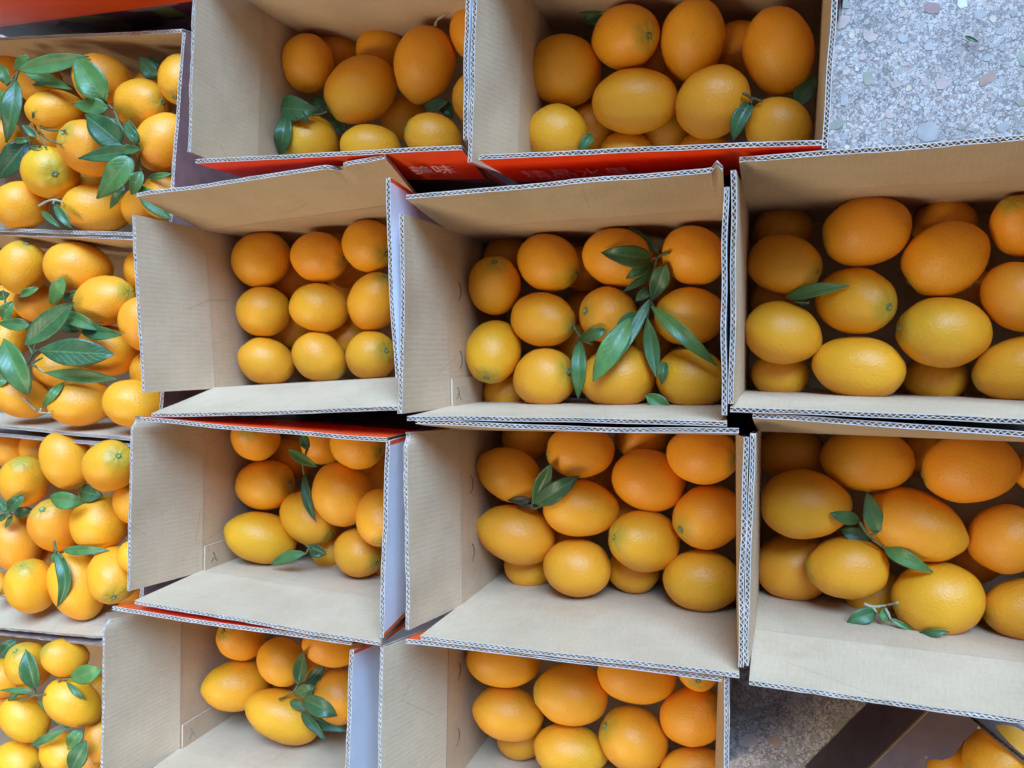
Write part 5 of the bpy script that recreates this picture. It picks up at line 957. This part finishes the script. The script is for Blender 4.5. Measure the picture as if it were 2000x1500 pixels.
for cn in ('N2', 'M3', 'M4'):
    o, u, w = wall_frame(cn)
    root = cartons[cn]
    b0 = root.location
    dn = Vector((0, 0, -1))
    tab = link('glue_tab', strip_mesh([o - b0 + w * 0.0029 + u * 0.002 + dn * 0.001, o - b0 + w * 0.0029 + u * 0.034 + dn * 0.001,
                                       o - b0 + w * 0.0029 + u * 0.034 + dn * 0.17, o - b0 + w * 0.0029 + u * 0.002 + dn * 0.17], 0.0022, w, 'glue_tab', KRAFT), root)
    for (uu, zz, rot) in ((0.014, 0.014, 0.7), (0.020, 0.017, -0.6), (0.012, 0.021, -0.7)):
        c = o - b0 + w * 0.0051 + u * uu + dn * zz
        d1 = u * math.cos(rot) + dn * math.sin(rot)
        d2 = u * -math.sin(rot) + dn * math.cos(rot)
        link('staple', strip_mesh([c - d1 * 0.004 - d2 * 0.0006, c + d1 * 0.004 - d2 * 0.0006, c + d1 * 0.004 + d2 * 0.0006, c - d1 * 0.004 + d2 * 0.0006], 0.0008, w, 'staple', STAPLE), tab)
for cn in ('N2', 'N3', 'N4'):
    o, u, w = wall_frame(cn)
    root = cartons[cn]
    b0 = root.location
    for uu in (0.055, 0.135):
        c = o - b0 + w * 0.0028 + u * uu + Vector((0, 0, -0.024))
        vv, ff = [], []
        for i in range(11):
            t = -1.25 + 2.5 * i / 10
            d = u * math.sin(t) + Vector((0, 0, -1)) * math.cos(t)
            thk = 0.00055 * (1.15 - abs(t) / 1.4)
            vv += [c + d * (0.011 - thk), c + d * (0.011 + thk), c + d * (0.011 + thk) + w * 0.0007, c + d * (0.011 - thk) + w * 0.0007]
        for i in range(10):
            for e in range(4):
                ff.append((4 * i + e, 4 * i + (e + 1) % 4, 4 * i + 4 + (e + 1) % 4, 4 * i + 4 + e))
        link('punched_slit', new_mesh('punched_slit', vv, ff, [SLIT]), root)


def lettering(cn, k, text, s0, width, t0, height, m=INK_WHITE):
    f, a, b, A2, B2, outw = flap_frames[(cn, k)]
    cu = bpy.data.curves.new('lettering', 'FONT')
    cu.body = text
    cu.extrude = 0.0
    tmp = bpy.data.objects.new('tmp_text', cu)
    COL.objects.link(tmp)
    dg = bpy.context.evaluated_depsgraph_get()
    dg.update()
    me = bpy.data.meshes.new_from_object(tmp.evaluated_get(dg))
    bpy.data.objects.remove(tmp, do_unlink=True)
    co = np.array([v.co[:] for v in me.vertices])
    if len(co) == 0:
        return
    mn, mx = co.min(0), co.max(0)
    nrm = (b - a).cross(A2 - a).normalized()
    if nrm.dot(outw) < 0:
        nrm = -nrm
    for v in me.vertices:
        u = (v.co.x - mn[0]) / (mx[0] - mn[0])
        w = (v.co.y - mn[1]) / (mx[1] - mn[1])
        s, t = s0 + width * u, t0 + height * w
        p = a.lerp(b, s).lerp(A2.lerp(B2, s), t)
        v.co = p + nrm * (BOARD / 2 + 0.0030)
    me.materials.clear()
    me.materials.append(m)
    link('lettering', me, f)


lettering('N1', 'b', '\u7cbe\u54c1\u6c34\u679c', 0.085, 0.36, 0.26, 0.36)
lettering('M1', 'b', '\u7cbe\u54c1', 0.10, 0.20, 0.12, 0.34)
lettering('M1', 'b', '\u7f8e\u5473', 0.765, 0.16, 0.34, 0.30)


# ------------------------------------------------------------------ oranges
def fruit_mesh(seed, egg, dimple):
    r = random.Random(seed)
    o = Vector((r.uniform(0, 50), r.uniform(0, 50), r.uniform(0, 50)))
    nu, nv = 36, 24
    verts = [(0, 0, 1)]
    def shape(th, ph):
        c, s = math.cos(th), math.sin(th)
        rad = s * (1 - egg * 1.3 * c)
        z = c * (1 + (egg * 0.5 if c > 0 else 0))
        if egg > 0.03 and c > 0.9:
            z += (c - 0.9) * 0.3
        if dimple and c > 0.93:
            z -= 0.05 * ((c - 0.93) / 0.07) ** 1.0
        p = Vector((rad * math.cos(ph), rad * math.sin(ph), z))
        d = p.normalized()
        f = 1 + 0.034 * noise.noise(d * 1.6 + o) + 0.013 * noise.noise(d * 4.0 + o)
        if dimple and c > 0.75:
            f += 0.008 * math.sin(ph * 7 + o.x) * (c - 0.75) * 3
        return p * f
    verts = [shape(0, 0)]
    for j in range(1, nv):
        for i in range(nu):
            verts.append(shape(math.pi * j / nv, 2 * math.pi * i / nu))
    verts.append(shape(math.pi, 0))
    faces = [(0, 1 + i, 1 + (i + 1) % nu) for i in range(nu)]
    for j in range(nv - 2):
        for i in range(nu):
            a = 1 + j * nu
            faces.append((a + i, a + nu + i, a + nu + (i + 1) % nu, a + (i + 1) % nu))
    last = len(verts) - 1
    a = 1 + (nv - 2) * nu
    faces += [(a + i, last, a + (i + 1) % nu) for i in range(nu)]
    return new_mesh('orange', verts, faces, [PEEL], None, True)


FRUIT = {}


def fruit(seed, egg, dimple):
    key = (seed, round(egg * 20) / 20, dimple)
    if key not in FRUIT:
        FRUIT[key] = fruit_mesh(hash(key) % 9973, key[1], dimple)
    return FRUIT[key]


def calyx_mesh():
    vv, ff, fm = [], [], []
    n = 10
    for ring, (rr, z) in enumerate(((0.12, 0.945), (0.095, 0.99), (0.05, 0.995), (0.035, 0.965))):
        for i in range(n):
            q = rr * (1.3 if (i % 2 and ring == 0) else 1.0)
            vv.append((q * math.cos(2 * math.pi * i / n), q * math.sin(2 * math.pi * i / n), z))
    for r_ in range(3):
        for i in range(n):
            ff.append((r_ * n + i, r_ * n + (i + 1) % n, (r_ + 1) * n + (i + 1) % n, (r_ + 1) * n + i))
            fm.append(0 if r_ < 2 else 1)
    ff.append(tuple(range(3 * n, 4 * n)))
    fm.append(1)
    return new_mesh('stem_scar', vv, ff, [CALYX, CALYX_PIT], fm, True)


CALYX_ME = calyx_mesh()
rg = random.Random(11)
for i, (pos, axis, la, lb, tone, green, egg, scar, label) in enumerate(ORANGES):
    ob = link('orange', fruit(i % 6, egg, bool(scar)))
    zq = Vector(axis).to_track_quat('Z', 'Y')
    spin = rg.uniform(0, 6.28)
    M = zq.to_matrix().to_4x4() @ Matrix.Rotation(spin, 4, 'Z')
    ob.matrix_world = Matrix.Translation(pos) @ M @ Matrix.Diagonal((lb, lb * rg.uniform(0.97, 1.03), la, 1))
    ob.color = (tone, green, 1.0 if scar else 0.35, 1)
    tag(ob, label, 'orange', 'oranges in the cartons')
    if scar:
        link('stem_scar', CALYX_ME, ob)


# ------------------------------------------------------------------ sprigs and leaves
def leaf_mesh(b, m, t, width, sh, seed, origin):
    b, m, t = Vector(b), Vector(m), Vector(t)
    ctrl = 2 * m - (b + t) / 2
    r = random.Random(seed)
    nu, nv = 16, 8
    fold, curl, ph = r.uniform(0.06, 0.42), r.uniform(-0.25, 0.25), r.uniform(0, 6)
    ln = (t - b).length
    top, uv = [], []
    ex = math.log(0.5) / math.log(sh)
    for i in range(nu + 1):
        s = i / nu
        p = (1 - s) ** 2 * b + 2 * s * (1 - s) * ctrl + s * s * t
        tan = (2 * (1 - s) * (ctrl - b) + 2 * s * (t - ctrl)).normalized()
        nn = ((CAM_POS - p).normalized() * 0.55 + Vector((0, 0, 1)) * 0.45).normalized()
        side = tan.cross(nn).normalized()
        nn = side.cross(tan)
        wd = width / 2 * max(0.0, math.sin(math.pi * s ** ex)) ** 0.85
        if s > 0.9:
            wd *= 1 - 0.35 * (s - 0.9) / 0.1
        wd = max(wd, 0.0006)
        for j in range(nv + 1):
            v = j / nv * 2 - 1
            lift = fold * wd * (abs(v) ** 1.3) + 0.09 * width * math.sin(s * 9 + ph + (2 if v > 0 else 0)) * v * v * 0.6
            lift += curl * ln * (s - 0.5) ** 2 * 0.8 - 0.0004 * math.exp(-(v / 0.12) ** 2)
            top.append(p + side * (v * wd) + nn * lift - origin)
            uv.append((s, (v + 1) / 2))
    q = len(top)
    bot = []
    for i in range(nu + 1):
        s = i / nu
        for j in range(nv + 1):
            p = top[i * (nv + 1) + j]
            bot.append(p - Vector((0, 0, 0.0005)))
    faces, fm = [], []
    for i in range(nu):
        for j in range(nv):
            a = i * (nv + 1) + j
            faces.append((a, a + 1, a + nv + 2, a + nv + 1))
            fm.append(0)
            faces.append((q + a, q + a + nv + 1, q + a + nv + 2, q + a + 1))
            fm.append(1)
    for i in range(nu):
        for j in (0, nv):
            a, c = i * (nv + 1) + j, (i + 1) * (nv + 1) + j
            faces.append((a, c, q + c, q + a))
            fm.append(1)
    me = new_mesh('leaf', top + bot, faces, [LEAF, LEAF_UNDER], fm, True, {'UVMap': uv + uv})
    bm = bmesh.new()
    bm.from_mesh(me)
    bmesh.ops.recalc_face_normals(bm, faces=bm.faces)
    bm.to_mesh(me)
    bm.free()
    return me


def tube_mesh(pts, r0, r1, m, origin):
    pts = [Vector(p) - origin for p in pts]
    # smooth the polyline
    fine = []
    for i in range(len(pts) - 1):
        p0, p1, p2, p3 = pts[max(i - 1, 0)], pts[i], pts[i + 1], pts[min(i + 2, len(pts) - 1)]
        for k in range(4):
            t = k / 4
            fine.append(0.5 * ((2 * p1) + (p2 - p0) * t + (2 * p0 - 5 * p1 + 4 * p2 - p3) * t * t + (3 * p1 - p0 - 3 * p2 + p3) * t ** 3))
    fine.append(pts[-1])
    n = 7
    vv, ff = [], []
    for i, p in enumerate(fine):
        tan = (fine[min(i + 1, len(fine) - 1)] - fine[max(i - 1, 0)]).normalized()
        u = tan.orthogonal().normalized()
        w = tan.cross(u)
        r = r0 + (r1 - r0) * i / (len(fine) - 1)
        r *= 1 + 0.25 * noise.noise(p * 300)
        for k in range(n):
            a = 2 * math.pi * k / n
            vv.append(p + (u * math.cos(a) + w * math.sin(a)) * r)
    for i in range(len(fine) - 1):
        for k in range(n):
            ff.append((i * n + k, i * n + (k + 1) % n, (i + 1) * n + (k + 1) % n, (i + 1) * n + k))
    ff.append(tuple(range(n))[::-1])
    ff.append(tuple(range(len(vv) - n, len(vv))))
    return new_mesh('stem', vv, ff, [m], None, True)


for si, (label, leaves, stems) in enumerate(SPRIGS):
    origin = Vector(leaves[0][0]) if leaves else Vector(stems[0][0])
    many = len(leaves) + len(stems) > 1
    name = 'leafy_sprig' if many else 'loose_leaf'
    root = None
    if many:
        root = tag(empty(name, origin), label, 'sprig', 'leafy sprigs on the oranges')
    for li, (b, m, t, w, c, sh) in enumerate(leaves):
        me = leaf_mesh(b, m, t, w, sh, si * 40 + li, origin)
        if many:
            ob = link('leaf', me, root)
        else:
            ob = tag(link(name, me, None, origin), label, 'leaf', 'single leaves')
        ob.color = (max(c, 0.0), 1.0 if c < 0 else 0.0, 0, 1)
    for st in stems:
        pale = 'pale' in label or 'dry' in label
        link('stem', tube_mesh(st, 0.0017, 0.0011, TWIG_PALE if pale else TWIG, origin), root)
